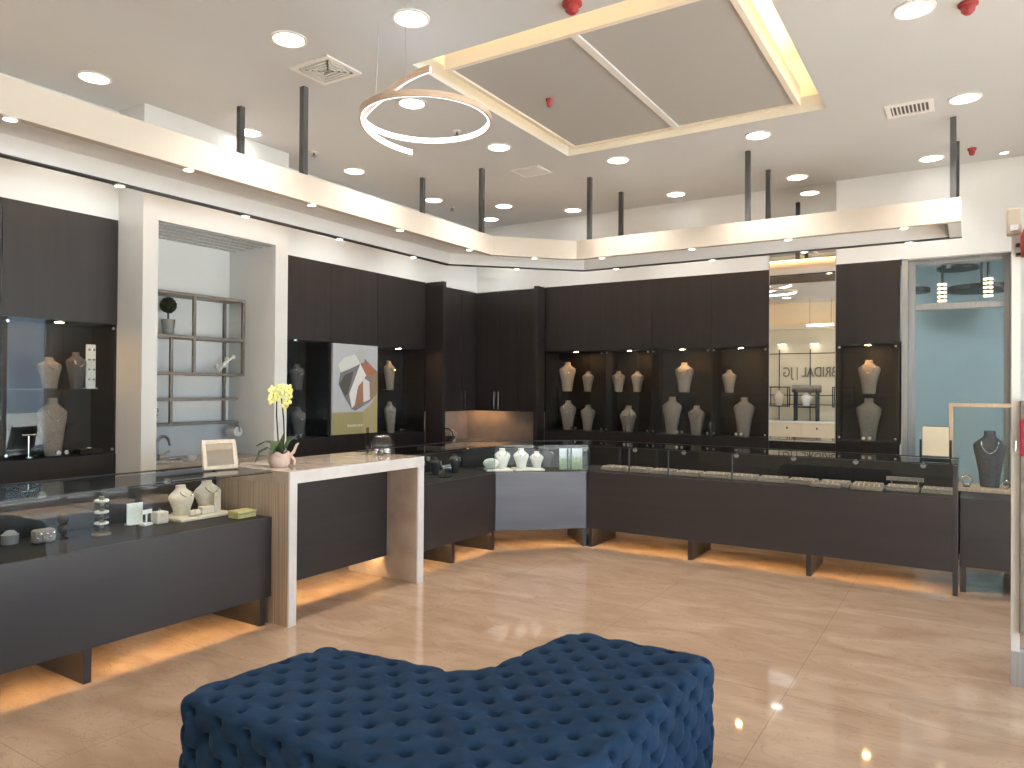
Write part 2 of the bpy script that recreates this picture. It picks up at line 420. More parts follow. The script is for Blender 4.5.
b = MB(); b.box(DX0+.1, DX1-.05, YW+.18, YW+.188, .1, ZT-.03); b.build('door_pane', M['glass_door'], d)

# ------------------------------------------------------------------ suspended canopy over the counters
ZS, ZF = 2.848, 3.032
outer = [(-3.912, -1.2), (-3.912, 5.83), (-3.32, 6.447), (-.065, 6.447)]
inner = [(-4.67, -1.2), (-4.67, 6.09), (-3.60, 7.172), (-.065, 7.172)]
cp = thing('hanging_canopy', 'long cream lighting canopy hung from the ceiling on dark posts, following the counters', 'canopy', (-3.9, 5.8, ZS))
oin = [(-3.973, -1.2), (-3.973, 5.854), (-3.346, 6.508), (-.155, 6.508)]; iin = [(-4.609, -1.2), (-4.609, 6.067), (-3.574, 7.111), (-.155, 7.111)]
b = MB(); poly = oin+iin[::-1]; b.prism(poly, ZS+.122, ZS+.142); b.build('soffit_panel', M['bright'], cp)
b = MB()
b.prism(outer+[(-.065, 6.507), (-3.345, 6.507), (-3.972, 5.853), (-3.972, -1.2)], ZS, ZF)
b.build('fascia_board', M['fascia'], cp)
b = MB()
b.prism(inner+[(-.065, 7.112), (-3.573, 7.112), (-4.61, 6.067), (-4.61, -1.2)], ZS+.008, ZS+.15); b.build('rear_board', M['bright'], cp)
b = MB(); b.prism([(-4.668, -1.2), (-4.668, 6.091), (-3.599, 7.17), (-.067, 7.17), (-.067, 7.108), (-3.572, 7.108), (-4.606, 6.065), (-4.606, -1.2)], ZS, ZS+.008); b.build('rear_edge', M['post'], cp)
b = MB(); b.box(-.154, -.066, 6.508, 7.107, ZS+.001, ZS+.15); b.build('end_cap', M['paint'], cp)
for (x, y) in [(-3.955, 3.51), (-4.64, 3.51), (-3.955, 5.70), (-4.64, 5.65), (-3.20, 6.49), (-3.15, 7.14), (-1.66, 6.49), (-1.635, 7.14), (-.118, 6.49), (-.105, 7.14)]:
    b = MB(); b.box(x-.021, x+.021, y-.021, y+.021, ZS+.145, CE); b.build('hanger_post', M['post'], cp)
b = MB()
for p, q in zip(inner[:-1], inner[1:]): b.wall(p, q, ZS+.151, ZS+.16, .03, .01)
b.build('uplight_strip', M['led_up'], cp)

def lamp_disc(x, y, z, r, name, label, cat, mat, group, trim=.02):
    t = thing(name, label, cat, (x, y, z), 0, group)
    b = MB(); b.lathe([(r, 0), (r+trim, 0), (r+trim, -.006), (r+trim*.3, -.010), (r, -.004)], seg=28); b.build('trim_ring', M['white'], t, smooth=True, local=True)
    b = MB(); b.lathe([(0, -.002), (r, -.002), (r, -.005), (0, -.005)], seg=28); b.build('diffuser', mat, t, local=True)
    return t
mini_front = [(-3.945, y) for y in (1.67, 2.62, 3.58, 4.52, 5.49)]
mini_rear = [(-4.645, y) for y in (2.6, 3.56, 4.53, 5.52)]
words = ['nearest', 'second', 'third', 'fourth', 'fifth']
base = None
def mini(x, y, label):
    global base
    if base is None:
        base = lamp_disc(x, y, ZS, .027, 'canopy_spotlight', label, 'spotlight', M['mini'], 'small spotlights under the canopy', .010)
    else:
        copy_thing(base, (x, y, ZS), 0, label)
for i, (x, y) in enumerate(mini_front): mini(x, y, 'tiny round spotlight on front edge of left canopy arm, %s from camera' % words[i])
for i, (x, y) in enumerate(mini_rear): mini(x, y, 'tiny round spotlight on wall side of left canopy arm, %s from camera' % words[i])
mini(-3.64, 6.165, 'tiny round spotlight on front edge of the slanted canopy corner')
mini(-4.13, 6.62, 'tiny round spotlight on wall side of the slanted canopy corner')
wb = ['first', 'second', 'third', 'fourth']
for i, x in enumerate((-3.06, -2.16, -1.32, -.45)): mini(x, 6.485, 'tiny round spotlight on front edge of back canopy arm, %s from the corner' % wb[i])
for i, x in enumerate((-3.2, -2.17, -1.31, -.455)): mini(x, 7.14, 'tiny round spotlight on wall side of back canopy arm, %s from the corner' % wb[i])

DL = [(-5.06, 2.65, 'white recessed downlight by the left wall, nearest the camera'),
      (-5.04, 3.895, 'white recessed downlight by the left wall, behind the first hanging post'),
      (-5.06, 5.12, 'white recessed downlight by the left wall, right of the tall second post'),
      (-5.07, 6.37, 'white recessed downlight near the left wall between two far hanging posts'),
      (-5.03, 7.45, 'white recessed downlight deepest in the ceiling corner above the corner cabinets'),
      (-4.54, 6.99, 'white recessed downlight next to the corner one, right of the far hanging post'),
      (-3.945, 7.56, 'white recessed downlight near the back wall, leftmost of its row'),
      (-2.676, 7.505, 'white recessed downlight near the back wall above the four glazed cabinets'),
      (-1.448, 7.512, 'white recessed downlight near the back wall above the tall mirror'),
      (-.307, 7.513, 'white recessed downlight near the back wall above the right-hand cabinet'),
      (-3.487, 2.973, 'warm recessed downlight beside the large square air vent'),
      (-3.489, 4.119, 'warm recessed downlight seen through the ring pendant'),
      (-3.473, 5.263, 'warm recessed downlight between ring pendant and coffer corner'),
      (-2.695, 3.166, 'warm recessed downlight at the top of the view, above the ring pendant'),
      (-2.735, 6.123, 'warm recessed downlight along far side of lit coffer, left one'),
      (-1.484, 6.114, 'warm recessed downlight along far side of lit coffer, right one'),
      (-.269, 4.536, 'warm recessed downlight right of the coffer at the top of the view'),
      (-.04, 6.102, 'warm recessed downlight right of the slotted air vent')]
d0 = None
for x, y, lb in DL:
    if d0 is None:
        d0 = lamp_disc(x, y, CE, .088, 'ceiling_downlight', lb, 'downlight', M['lamp'], 'round recessed ceiling downlights')
        sd = bpy.data.lights.new('downlight_beam', 'SPOT'); sd.energy = 98; sd.spot_size = R(104); sd.spot_blend = .7; sd.shadow_soft_size = .07; sd.color = (1.0, .94, .87)
        so_ = bpy.data.objects.new('downlight_beam', sd); COL.objects.link(so_); so_.parent = d0; so_.location = (0, 0, -.02)
        sd2 = sd.copy(); sd2.energy = 26
        so_.data = sd2
    else:
        dl = copy_thing(d0, (x, y, CE), 0, lb)
        for c_ in dl.children:
            if c_.type == 'LIGHT': c_.data = sd2 if lb.startswith('white') else sd
lamp_disc(.242, 7.66, CE, .03, 'accent_spotlight', 'tiny recessed spotlight at the far right edge of the ceiling', 'spotlight', M['mini'], None, .012)
# the rest of the room behind the camera has the same lights
for i, (x, y) in enumerate([(-3.5, .6), (-1.5, .6), (.6, .6), (-3.5, -1.4), (-1.5, -1.4), (.6, -1.4), (-5.06, .9)]):
    dl = copy_thing(d0, (x, y, CE), 0, ['round downlight on the ceiling behind the camera, %s' % s for s in ('front left', 'front middle', 'front right', 'rear left', 'rear middle', 'rear right', 'by the left wall')][i])
    for c_ in dl.children:
        if c_.type == 'LIGHT': c_.data = sd

# coffer panel
g = thing('ceiling_grille_panel', 'framed pair of grey perforated panels set in the warm lit ceiling coffer', 'ceiling panel', ((CX0+CX1)/2, (CY0+CY1)/2, CE))
gx0, gx1, gy0, gy1 = -2.905, -1.10, 3.83, 5.60
b = MB(); t = .035
b.box(gx0-t, gx0, gy0-t, gy1+t, CE-.005, CE+.13); b.box(gx1, gx1+t, gy0-t, gy1+t, CE-.005, CE+.13)
b.box(gx0, gx1, gy0-t, gy0, CE-.005, CE+.13); b.box(gx0, gx1, gy1, gy1+t, CE-.005, CE+.13)
b.build('panel_frame', M['cove'], g)
xm = -2.0
b = MB(); b.box(gx0, xm-.02, gy0, gy1, CE+.01, CE+.03); b.build('perforated_panel', M['grille'], g)
b = MB(); b.box(xm+.02, gx1, gy0, gy1, CE+.01, CE+.03); b.build('perforated_panel', M['grille'], g)
b = MB(); b.box(xm-.024, xm+.024, gy0, gy1, CE-.004, CE+.03); b.build('divider_bar', M['white'], g)
b = MB(); z = CE+.135; k = .10
b.box(gx0+k, gx0+k+.03, gy0+k, gy1-k, z, z+.02); b.box(gx1-k-.03, gx1-k, gy0+k, gy1-k, z, z+.02); b.box(gx0+k+.03, gx1-k-.03, gy0+k, gy0+k+.03, z, z+.02); b.box(gx0+k+.03, gx1-k-.03, gy1-k-.03, gy1-k, z, z+.02)
b.build('light_strip', M['led_cove'], g)
b = MB(); b.box(gx0, gx1, gy0, gy1, CE+.1, CE+.13); b.build('back_plate', M['cove'], g)
b = MB()
for x in (gx0+.3, gx1-.3):
    for y in (gy0+.3, gy1-.3): b.cyl((x, y, CE+.1), (x, y, H), .012, 8)
b.build('suspension_rod', M['post'], g)

# air vents
def diffuser(x0, x1, y0, y1, label, name='air_vent'):
    cx, cy = (x0+x1)/2, (y0+y1)/2; t = thing(name, label, 'air vent', (cx, cy, CE), 0)
    b = MB(); fr = .035
    b.box(x0, x1, y0, y0+fr, CE-.012, CE); b.box(x0, x1, y1-fr, y1, CE-.012, CE); b.box(x0, x0+fr, y0+fr, y1-fr, CE-.012, CE); b.box(x1-fr, x1, y0+fr, y1-fr, CE-.012, CE)
    b.build('vent_frame', M['white'], t)
    b = MB(); b.box(x0+fr, x1-fr, y0+fr, y1-fr, CE-.003, CE-.001); b.build('backing', M['black'], t)
    return t
v = diffuser(-3.79, -3.44, 3.235, 3.545, 'large square ceiling air vent with grey louvres near ring pendant')
for k in range(5):
    i = .05+k*.028
    b = MB()
    for (xa, xb, ya, yb) in ((-3.79+i, -3.44-i, 3.235+i, 3.235+i+.013), (-3.79+i, -3.44-i, 3.545-i-.013, 3.545-i), (-3.79+i, -3.79+i+.013, 3.235+i, 3.545-i), (-3.44-i-.013, -3.44-i, 3.235+i, 3.545-i)):
        if xb > xa and yb > ya: b.box(xa, xb, ya, yb, CE-.014, CE-.004)
    b.build('louvre', M['white'], v)
v = diffuser(-.545, -.23, 5.975, 6.235, 'slotted rectangular ceiling air vent right of the lit coffer')
for k in range(9):
    x = -.545+.045+k*.026
    b = MB(); b.box(x, x+.009, 6.01, 6.20, CE-.013, CE-.003); b.build('louvre', M['white'], v)
v = diffuser(-3.735, -3.43, 5.87, 6.135, 'small far ceiling air vent above the slanted canopy corner')
for k in range(7):
    y = 5.87+.045+k*.026
    b = MB(); b.box(-3.70, -3.465, y, y+.011, CE-.013, CE-.003); b.build('louvre', M['white'], v)

# sprinklers and detectors
def detector(x, y, z, label, r, mat, name='smoke_detector', cat='detector'):
    t = thing(name, label, cat, (x, y, z))
    b = MB(); b.lathe([(0, 0), (r, 0), (r, -.012), (r*.8, -.02), (0, -.02)], seg=20); b.build('mounting_base', mat, t, smooth=True, local=True)
    b = MB(); b.lathe([(0, -.02), (r*.72, -.02), (r*.66, -.045), (r*.35, -.06), (0, -.06)], seg=20); b.build('sensor_head', mat, t, smooth=True, local=True)
detector(-1.84, 3.50, CE, 'red fire detector on the ceiling above the coffer edge', .055, M['red'])
detector(-.017, 4.62, CE, 'red fire detector on the ceiling at the top right', .05, M['red'])
detector(-2.60, 4.60, CE+.01, 'small red detector on the left perforated panel', .026, M['red'])
detector(.004, 7.40, CE, 'small dark red ceiling sensor beside the rightmost hanging posts', .035, M['red'])
def sprinkler(x, y, label):
    t = thing('ceiling_sprinkler', label, 'sprinkler', (x, y, CE), 0, 'ceiling sprinklers')
    b = MB(); b.lathe([(0, 0), (.035, 0), (.03, -.008), (0, -.008)], seg=16); b.build('escutcheon', M['white'], t, local=True)
    b = MB(); b.cyl((0, 0, -.008), (0, 0, -.04), .01, 10); b.lathe([(0, -.04), (.024, -.04), (.024, -.045), (0, -.045)], seg=14); b.build('sprinkler_head', M['chrome_dark'], t, local=True)
sprinkler(-3.552, 4.759, 'small ceiling sprinkler seen inside the ring pendant')
sprinkler(-4.963, 4.524, 'small ceiling sprinkler right of the tall hanging post')
sprinkler(-5.084, 6.726, 'small ceiling sprinkler between the two far hanging posts')

# ring pendant: one ribbon of oak wound past a full turn, lit inside
def cam_pt(r, dd, z):   # camera-plan helper used once to lay the ring centre out in room axes
    return (dd*-.534+r*.8457, dd*.846+r*.534, z)
rc = cam_pt(-.5255, 4.334, 0); RR = .381; RZ = 3.163
rp = thing('ring_pendant', 'spiral ring pendant of pale oak with bright white inner light, hung on wires', 'pendant lamp', (rc[0], rc[1], 3.15))
def ring_path(n=110):
    pts = []
    ang = math.atan2(.534, .8457)    # camera right direction in plan
    for i in range(n+1):
        s = i/n
        th = R(280)-s*R(100+360+70)     # starts on the near side, runs past left, far, right, near, left
        # angle in camera plan: 0 = right, 90 = far
        if s < .5: z = RZ+.135*max(0, 1-s/.19)
        else: z = RZ-.085*max(0, (s-.83)/.17)
        rr = RR
        if s < .19: rr = RR*(1-.24*math.sin(PI*s/.19))
        x = rr*math.cos(th); y = rr*math.sin(th)
        wx = x*math.cos(ang)-y*math.sin(ang); wy = x*math.sin(ang)+y*math.cos(ang)
        pts.append(Vector((rc[0]+wx, rc[1]+wy, z)))
    return pts
rpts = ring_path()
def ribbon(pts, off, th, z0, z1):
    rings = []
    for i, p in enumerate(pts):
        t = pts[min(i+1, len(pts)-1)]-pts[max(i-1, 0)]; t.z = 0; t.normalize()
        nrm = Vector((-t.y, t.x, 0))
        if nrm.dot(Vector((rc[0], rc[1], p.z))-p) > 0: nrm = -nrm
        a = p+nrm*off; c = p+nrm*(off+th)
        rings.append([(a.x, a.y, p.z+z0), (c.x, c.y, p.z+z0), (c.x, c.y, p.z+z1), (a.x, a.y, p.z+z1)])
    return MB().loft(rings)
ribbon(rpts, 0, .012, -.018, .018).build('oak_band', M['ringwood'], rp)
ribbon(rpts, -.009, .009, -.016, .014).build('light_strip', M['led_ring'], rp)
for k in (15,):
    p = rpts[k]; b = MB(); b.cyl(p+Vector((0, 0, .02)), (p.x+.02, p.y, CE), .0016, 6); b.build('suspension_wire', M['alu'], rp)
p = rpts[79]; b = MB(); b.cyl(p+Vector((0, 0, .02)), (p.x, p.y, CE), .0016, 6); b.build('suspension_wire', M['alu'], rp)

# ------------------------------------------------------------------ wall display cabinets (local: x along wall, y into wall)
OZ0, OZ1, SH = 1.055, 2.02, 1.53
cab_parts = {}
def cabinet(name, label, loc, rz, w, oz0=OZ0, lit=True, u0=.014, u1=None, doors=2, group='glazed wall display cabinets'):
    t = thing(name, label, 'display cabinet', loc, rz, group)
    u1 = w-.014 if u1 is None else u1
    b = MB(); b.box(.0006, w-.0006, 0, .02, OZ1+.004, ZT); b.build('upper_panel', M['wood_v'], t, local=True)
    b = MB(); b.box(.0006, w-.0006, 0, .02, 0, oz0-.004); b.build('lower_panel', M['wood_v'], t, local=True)
    b = MB(); b.box(0, u0, .008, .36, oz0-.02, OZ1+.02); b.build('side_panel', M['wood_in'], t, local=True)
    b = MB(); b.box(u1, w, .008, .36, oz0-.02, OZ1+.02); b.build('side_panel', M['wood_in'], t, local=True)
    b = MB(); b.box(u0, u1, .34, .36, oz0-.02, OZ1+.02); b.build('back_panel', M['wood_in'], t, local=True)
    b = MB(); b.box(u0, u1, .02, .34, oz0-.02, oz0); b.build('bottom_board', M['wood_in'], t, local=True)
    b = MB(); b.box(u0, u1, .02, .34, OZ1, OZ1+.02); b.build('top_board', M['wood_in'], t, local=True)
    b = MB(); b.box(u0, u1, .03, .33, SH-.008, SH); b.build('glass_shelf', M['glass'], t, local=True)
    um = (u0+u1)/2; seg = [(u0, um), (um, u1)] if doors == 2 else [(u0, u1)]
    for a, c in seg:
        b = MB(); b.box(a+.002 if a > u0 else .001, c-.002 if c < u1 else w-.001, -.002, .005, oz0-.002, OZ1+.002); dr = b.build('glass_door', M['glass'], t, local=True)
        b = MB()
        for (uu, zz) in ((c-.028 if a == u0 and doors == 2 else a+.028, oz0+.035), ):
            b.cyl((uu, -.002, zz), (uu, -.016, zz), .016, 14)
        b.build('knob', M['steel'], dr, smooth=True, local=True)
        hu = a+.02 if a == u0 else c-.02
        for zz in (oz0+.035, OZ1-.03):
            b = MB(); b.cyl((hu, -.002, zz), (hu, -.010, zz), .011, 12); b.build('hinge', M['steel'], dr, smooth=True, local=True)
    for k, uu in enumerate((um,)):
        b = MB(); b.lathe([(0, 0), (.045, 0), (.045, -.012), (.034, -.012), (.03, -.006), (0, -.006)], (uu, .058, OZ1), 20); l = b.build('puck_light', M['steel'], t, smooth=True, local=True)
        if lit:
            b = MB(); b.lathe([(0, -.007), (.03, -.007), (.03, -.011), (0, -.011)], (uu, .058, OZ1), 18); b.build('diffuser', M['puck'], l, local=True)
    return t
bx = [-4.476, -3.665, -3.085, -2.395, -1.785]
nm = ['leftmost of four, beside the corner pier', 'second of four from the corner', 'third of four from the corner', 'rightmost of four, beside the tall mirror']
for i in range(4):
    cabinet('display_cabinet', 'dark glazed display cabinet on back wall, ' + nm[i], (bx[i], YW, 0), 0, bx[i+1]-bx[i])
cabinet('display_cabinet', 'narrow dark glazed cabinet on back wall between mirror and glass door', (-1.14, YW, 0), 0, .565, oz0=1.065)
cabinet('display_cabinet', 'dark glazed display cabinet on left wall nearest the camera', (XW, 2.30, 0), PI/2, .785, oz0=1.04)
cabinet('display_cabinet', 'unlit dark glazed cabinet on left wall between white portal and poster', (XW, 4.437, 0), PI/2, .835, lit=False)
cabinet('display_cabinet', 'dark glazed cabinet on left wall just right of the poster', (XW, 5.965, 0), PI/2, .835, oz0=1.04)
# plain wall panels
t = thing('wall_panel', 'plain dark wood wall panel behind the poster', 'wall panel', (XW, 5.275, 0), PI/2)
b = MB(); b.box(0, .687, 0, .02, 0, ZT); b.build('panel_board', M['wood_v'], t, local=True)
t = thing('wall_panel', 'plain dark wood wall panel at the far left edge of the view', 'wall panel', (XW, 1.2, 0), PI/2)
b = MB(); b.box(0, 1.097, 0, .02, 0, ZT); b.build('panel_board', M['wood_v'], t, local=True)
# piers either side of the corner recess
b = MB(); b.box(XW+.001, -5.258, 6.803, 6.86, .875, ZT); tag(b.build('pier_panel', M['wood_v'], bevel=.003), 'tall dark wood pier board left of the corner recess', 'pier')
b = MB(); b.box(-4.535, -4.479, 7.674, YW-.001, 0, ZT); tag(b.build('pier_panel', M['wood_v'], bevel=.003), 'tall dark wood pier board right of the corner recess', 'pier')
b = MB(); b.box(-1.78, -1.142, YW, YW+.02, 0, 1.035); tag(b.build('wall_panel', M['wood_v']), 'low dark wood panel under the tall mirror', 'wall panel')

# mirror
t = thing('wall_mirror', 'tall wall mirror reaching the ceiling between dark cabinets, reflecting the opposite wall', 'mirror', (-1.46, YW, 1.04))
b = MB(); b.box(-1.778, -1.145, YW-.012, YW-.004, 1.045, CE-.002); b.build('mirror_pane', M['mirror'], t)
b = MB(); b.box(-1.783, -1.778, YW-.014, YW, 1.04, CE-.002); b.box(-1.145, -1.140, YW-.014, YW, 1.04, CE-.002); b.box(-1.783, -1.140, YW-.014, YW, 1.035, 1.045); b.build('edge_trim', M['alu'], t)
b = MB(); b.box(-1.778, -1.145, YW-.004, YW, 1.045, CE-.002); b.build('backing_board', M['black'], t)

# corner recess: upper cupboards, worktop, base cupboards
t = thing('corner_cupboard', 'tall dark upper cupboards with steel bar handles wrapping the corner', 'cupboard', (XW, YW, 1.275))
for (y0, y1) in ((6.862, 7.535), (7.539, 7.852)):
    b = MB(); b.box(XW-.022, XW, y0, y1, 1.27, ZT-.005); dr = b.build('door', M['wood_v'], t, bevel=.002)
    hy = y1-.035 if y0 < 7 else y0+.035
    b = MB(); b.cyl((XW+.025, hy, 1.29), (XW+.025, hy, 1.52), .006, 8); b.cyl((XW, hy, 1.31), (XW+.025, hy, 1.31), .004, 6); b.cyl((XW, hy, 1.5), (XW+.025, hy, 1.5), .004, 6); b.build('handle', M['steel'], dr)
for (x0, x1, s) in ((-5.516, -5.185, 1), (-5.181, -4.86, -1), (-4.856, -4.54, 1)):
    b = MB(); b.box(x0, x1, YW, YW+.022, 1.27, ZT-.005); dr = b.build('door', M['wood_v'], t, bevel=.002)
    if s and x0 < -5.0:
        hx = x1-.03 if s > 0 else x0+.03
        b = MB(); b.cyl((hx, YW-.025, 1.29), (hx, YW-.025, 1.52), .006, 8); b.cyl((hx, YW, 1.31), (hx, YW-.025, 1.31), .004, 6); b.cyl((hx, YW, 1.5), (hx, YW-.025, 1.5), .004, 6); b.build('handle', M['steel'], dr)
b = MB(); b.box(-5.9, XW-.024, 6.862, YW+.022, 1.275, ZT-.01); b.box(-5.9, -4.478, YW+.024, 8.19, 1.275, ZT-.01); b.build('carcass', M['wood_in'], t)
b = MB(); b.box(-5.80, -5.25, YW+.20, YW+.23, 1.2705, 1.2745); b.build('light_strip', M['niche_led'], t)
t = thing('corner_base_unit', 'low corner kitchen unit with pale stone worktop under the lit niche', 'base unit', (-5.3, 7.7, 0))
b = MB(); b.prism([(-5.49, 6.62), (-5.10, 6.62), (-5.10, 7.66), (-4.54, 7.66), (-4.54, 7.86), (-4.478, 7.86), (-4.478, 8.19), (-5.9, 8.19), (-5.9, 6.865), (-5.49, 6.865)], .832, .872); b.build('worktop', M['greystone'], t, bevel=.003)
b = MB(); b.prism([(-5.5, 6.865), (-5.13, 6.865), (-5.13, 7.69), (-4.54, 7.69), (-4.54, 7.86), (-4.478, 7.86), (-4.478, 8.19), (-5.9, 8.19), (-5.9, 6.865)], 0, .830); b.build('base_cupboard', M['wood_h'], t)
b = MB(); b.box(-5.9, -5.885, 6.865, 8.19, .874, 1.265); b.box(-5.885, -4.478, 8.172, 8.19, .874, 1.265); b.build('backsplash', M['splash'], t)

# things on the corner worktop
t = thing('fruit_basket', 'black openwork basket on the corner worktop beside the left pier', 'basket', (-5.36, 7.02, .872))
b = MB()
for k in range(5): b.torus((0, 0, .012+.022*k), .055+.012*k, .006, seg=20, ts=6)
for k in range(10):
    a = 2*PI*k/10; b.cyl((.05*math.cos(a), .05*math.sin(a), .006), (.105*math.cos(a), .105*math.sin(a), .104), .005, 6)
b.build('wire_basket', M['black'], t, smooth=True, local=True)
b = MB(); b.torus((0, 0, .10), .10, .008, axis='Y', seg=18, ts=6, a0=0, a1=PI); b.build('handle', M['black'], t, smooth=True, local=True)
t = thing('pitcher', 'small pale pitcher standing behind the black basket', 'pitcher', (-5.52, 7.33, .872))
b = MB(); b.lathe([(0, 0), (.05, 0), (.055, .05), (.03, .13), (.036, .17), (.03, .17), (.024, .13), (.045, .05), (0, .01)], seg=20); b.build('vessel', M['cream'], t, smooth=True, local=True)
b = MB(); b.torus((.05, 0, .10), .035, .006, axis='Y', seg=14, ts=6, a0=-PI/2, a1=PI/2); b.build('handle', M['cream'], t, smooth=True, local=True)

# ------------------------------------------------------------------ busts
def bust_bm(h, w, full=False, dpt=.055, lean=.10):
    """necklace bust: tapering torso, sloped shoulders, neck; front towards -y"""
    prof = [(0, .28, .7), (.03, .29, .7), (.25, .335, .8), (.50, .42, .95), (.70, .49, 1.05), (.785, .505, .95), (.82, .46, .85), (.86, .30, .75), (.89, .20, .62), (.93, .175, .56), (.985, .18, .56), (1.0, .165, .5)]
    if full: prof = [(0, .26, .8), (.03, .28, .8), (.25, .34, 1.0), (.45, .43, 1.2), (.60, .50, 1.25), (.70, .485, 1.1), (.77, .40, .95), (.83, .27, .75), (.88, .19, .65), (.93, .17, .6), (.985, .18, .6), (1.0, .165, .55)]
    b = MB(); rings = []
    for z, hw, dp in prof:
        ring = []
        for k in range(28):
            a = 2*PI*k/28; ca, sa = math.cos(a), math.sin(a)
            x = w*hw*math.copysign(abs(ca)**.75, ca)
            y = dpt*dp*math.copysign(abs(sa)**.9, sa)
            if sa > 0: y *= .45
            droop = -.045*h*(abs(x)/(w*.5))**2 if .6 < z < .88 else 0
            ring.append((x, y+lean*h*(z-.5)*.6, z*h+droop))
        rings.append(ring)
    return b.loft(rings)
def necklace_bm(h, w, dpt=.055, lean=.10):
    b = MB(); pts = []
    for k in range(17):
        a = -PI*.95/2+PI*.95*k/16
        zc = .80-.20*math.cos(a)*1.0
        pts.append((w*.26*math.sin(a), -dpt*(1.12 if abs(a) < 1 else .9)+lean*h*(zc-.5)*.6, h*(zc+.02*abs(math.sin(a)))))
    return b.tube(pts, .0035, 6)
def bust(x, y, z, h, w, rz, label, mat='linen', full=False, group='necklace busts', neck=True, name='necklace_bust', ped=True):
    t = thing(name, label, 'bust', (x, y, z), rz, group)
    bust_bm(h, w, full).xform(Matrix.Translation((0, .01, 0))).build('torso', M[mat], t, smooth=True, local=True)
    if neck: necklace_bm(h, w).xform(Matrix.Translation((0, .008, 0))).build('necklace', M['silver'], t, smooth=True, local=True)
    b = MB(); b.prism([(-.012, .02), (.012, .02), (.012, .075), (-.012, .075)], 0, .008)
    b.build('rear_strut', M[mat], t, local=True)
    return t
by = YW+.145
ZU, ZB = SH+.002, OZ0+.002
bl = [(-4.235, ZU, .36, .205, .35, 'linen bust on top shelf of leftmost back cabinet, taller one with lit shoulder'),
      (-3.955, ZU, .245, .15, -.05, 'small linen bust on top shelf of leftmost back cabinet, right side'),
      (-3.55, ZU, .245, .16, .35, 'small linen bust on top shelf of second back cabinet, left side'),
      (-3.31, ZU, .245, .15, .15, 'small linen bust on top shelf of second back cabinet, right side'),
      (-2.745, ZU, .335, .215, 0.05, 'linen bust with glowing orange shoulders on top shelf of third back cabinet'),
      (-2.235, ZU, .25, .155, .45, 'small linen bust on top shelf of fourth back cabinet, beside the mirror'),
      (-4.225, ZB, .36, .20, .35, 'linen bust on bottom of leftmost back cabinet, left side'),
      (-3.955, ZB, .31, .19, 0.0, 'linen bust on bottom of leftmost back cabinet, right side'),
      (-3.425, ZB, .31, .205, 0.0, 'rounded linen bust on bottom of second back cabinet'),
      (-2.89, ZB, .42, .225, -.05, 'tall linen bust on bottom of third back cabinet, left side'),
      (-2.60, ZB, .325, .19, .1, 'shorter linen bust on bottom of third back cabinet, right side'),
      (-2.08, ZB, .425, .225, 0.0, 'tall linen bust with warm lit shoulders on bottom of fourth back cabinet'),
      (-.857, ZU, .335, .205, 0.0, 'linen bust with glowing shoulders on top shelf of cabinet right of mirror'),
      (-.86, 1.068, .42, .23, 0.0, 'tall pale bust on bottom of cabinet right of mirror')]
for i, (x, z, h, w, rz, lb) in enumerate(bl):
    bust(x, by, z, h, w, rz, lb, full=(i in (8,)), neck=(i % 2 == 0))
lx = XW-.12
for (y, z, h, w, rz, lb, mt) in [(2.665, ZU, .225, .18, .25, 'small bust with orange lit shoulders on top shelf of nearest left cabinet', 'linen'),
                                 (2.69, 1.045, .42, .20, 0, 'tall grey-beige bust on bottom of nearest left cabinet', 'linen'),
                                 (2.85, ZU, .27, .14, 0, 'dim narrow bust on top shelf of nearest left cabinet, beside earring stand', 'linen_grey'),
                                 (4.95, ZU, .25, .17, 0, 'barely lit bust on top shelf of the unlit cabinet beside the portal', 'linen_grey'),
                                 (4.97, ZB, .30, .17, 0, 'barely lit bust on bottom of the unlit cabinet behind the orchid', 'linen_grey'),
                                 (6.30, ZU, .335, .22, .3, 'bust with orange lit shoulder on top shelf right of the poster', 'linen'),
                                 (6.32, 1.045, .35, .19, .1, 'bust on bottom of the cabinet right of the poster', 'linen')]:
    bust(lx, y, z, h, w, PI/2+rz, lb, mt)
# extras in the nearest left cabinet
t = thing('earring_stand', 'tall pale earring card stand on top shelf of nearest left cabinet', 'earring stand', (lx, 2.955, ZU), PI/2)
b = MB(); b.box(-.035, .035, 0, .012, .006, .335); b.build('card', M['card'], t, bevel=.002, local=True)
b = MB(); b.box(-.04, .04, -.02, .045, 0, .006); b.build('base', M['card'], t, local=True)
for k in range(4):
    for s in (-1, 1):
        b = MB(); b.ball((s*.016, -.006, .07+.075*k), .009, seg=10, rings=6); b.build('earring', M['silver'], t, smooth=True, local=True)
t = thing('jewellery_tray', 'low rectangular tray with a silver piece on bottom of nearest left cabinet', 'tray', (lx, 2.945, 1.042), PI/2)
b = MB(); b.box(-.085, .085, -.05, .05, 0, .035); b.build('tray_body', M['deck'], t, bevel=.004, local=True)
b = MB(); b.torus((0, 0, .042), .03, .006, seg=18, ts=6); b.build('bangle', M['silver'], t, smooth=True, local=True)
t = thing('pendant_stand', 'small silver T-shaped jewellery stand on bottom of nearest left cabinet', 'jewellery stand', (lx, 2.53, 1.042), PI/2)
b = MB(); b.lathe([(0, 0), (.035, 0), (.035, .008), (0, .008)]); b.cyl((0, 0, .006), (0, 0, .16), .006, 8); b.build('stem', M['silver'], t, local=True)
b = MB(); b.cyl((-.045, 0, .16), (.045, 0, .16), .008, 10); b.build('crossbar', M['silver'], t, local=True)

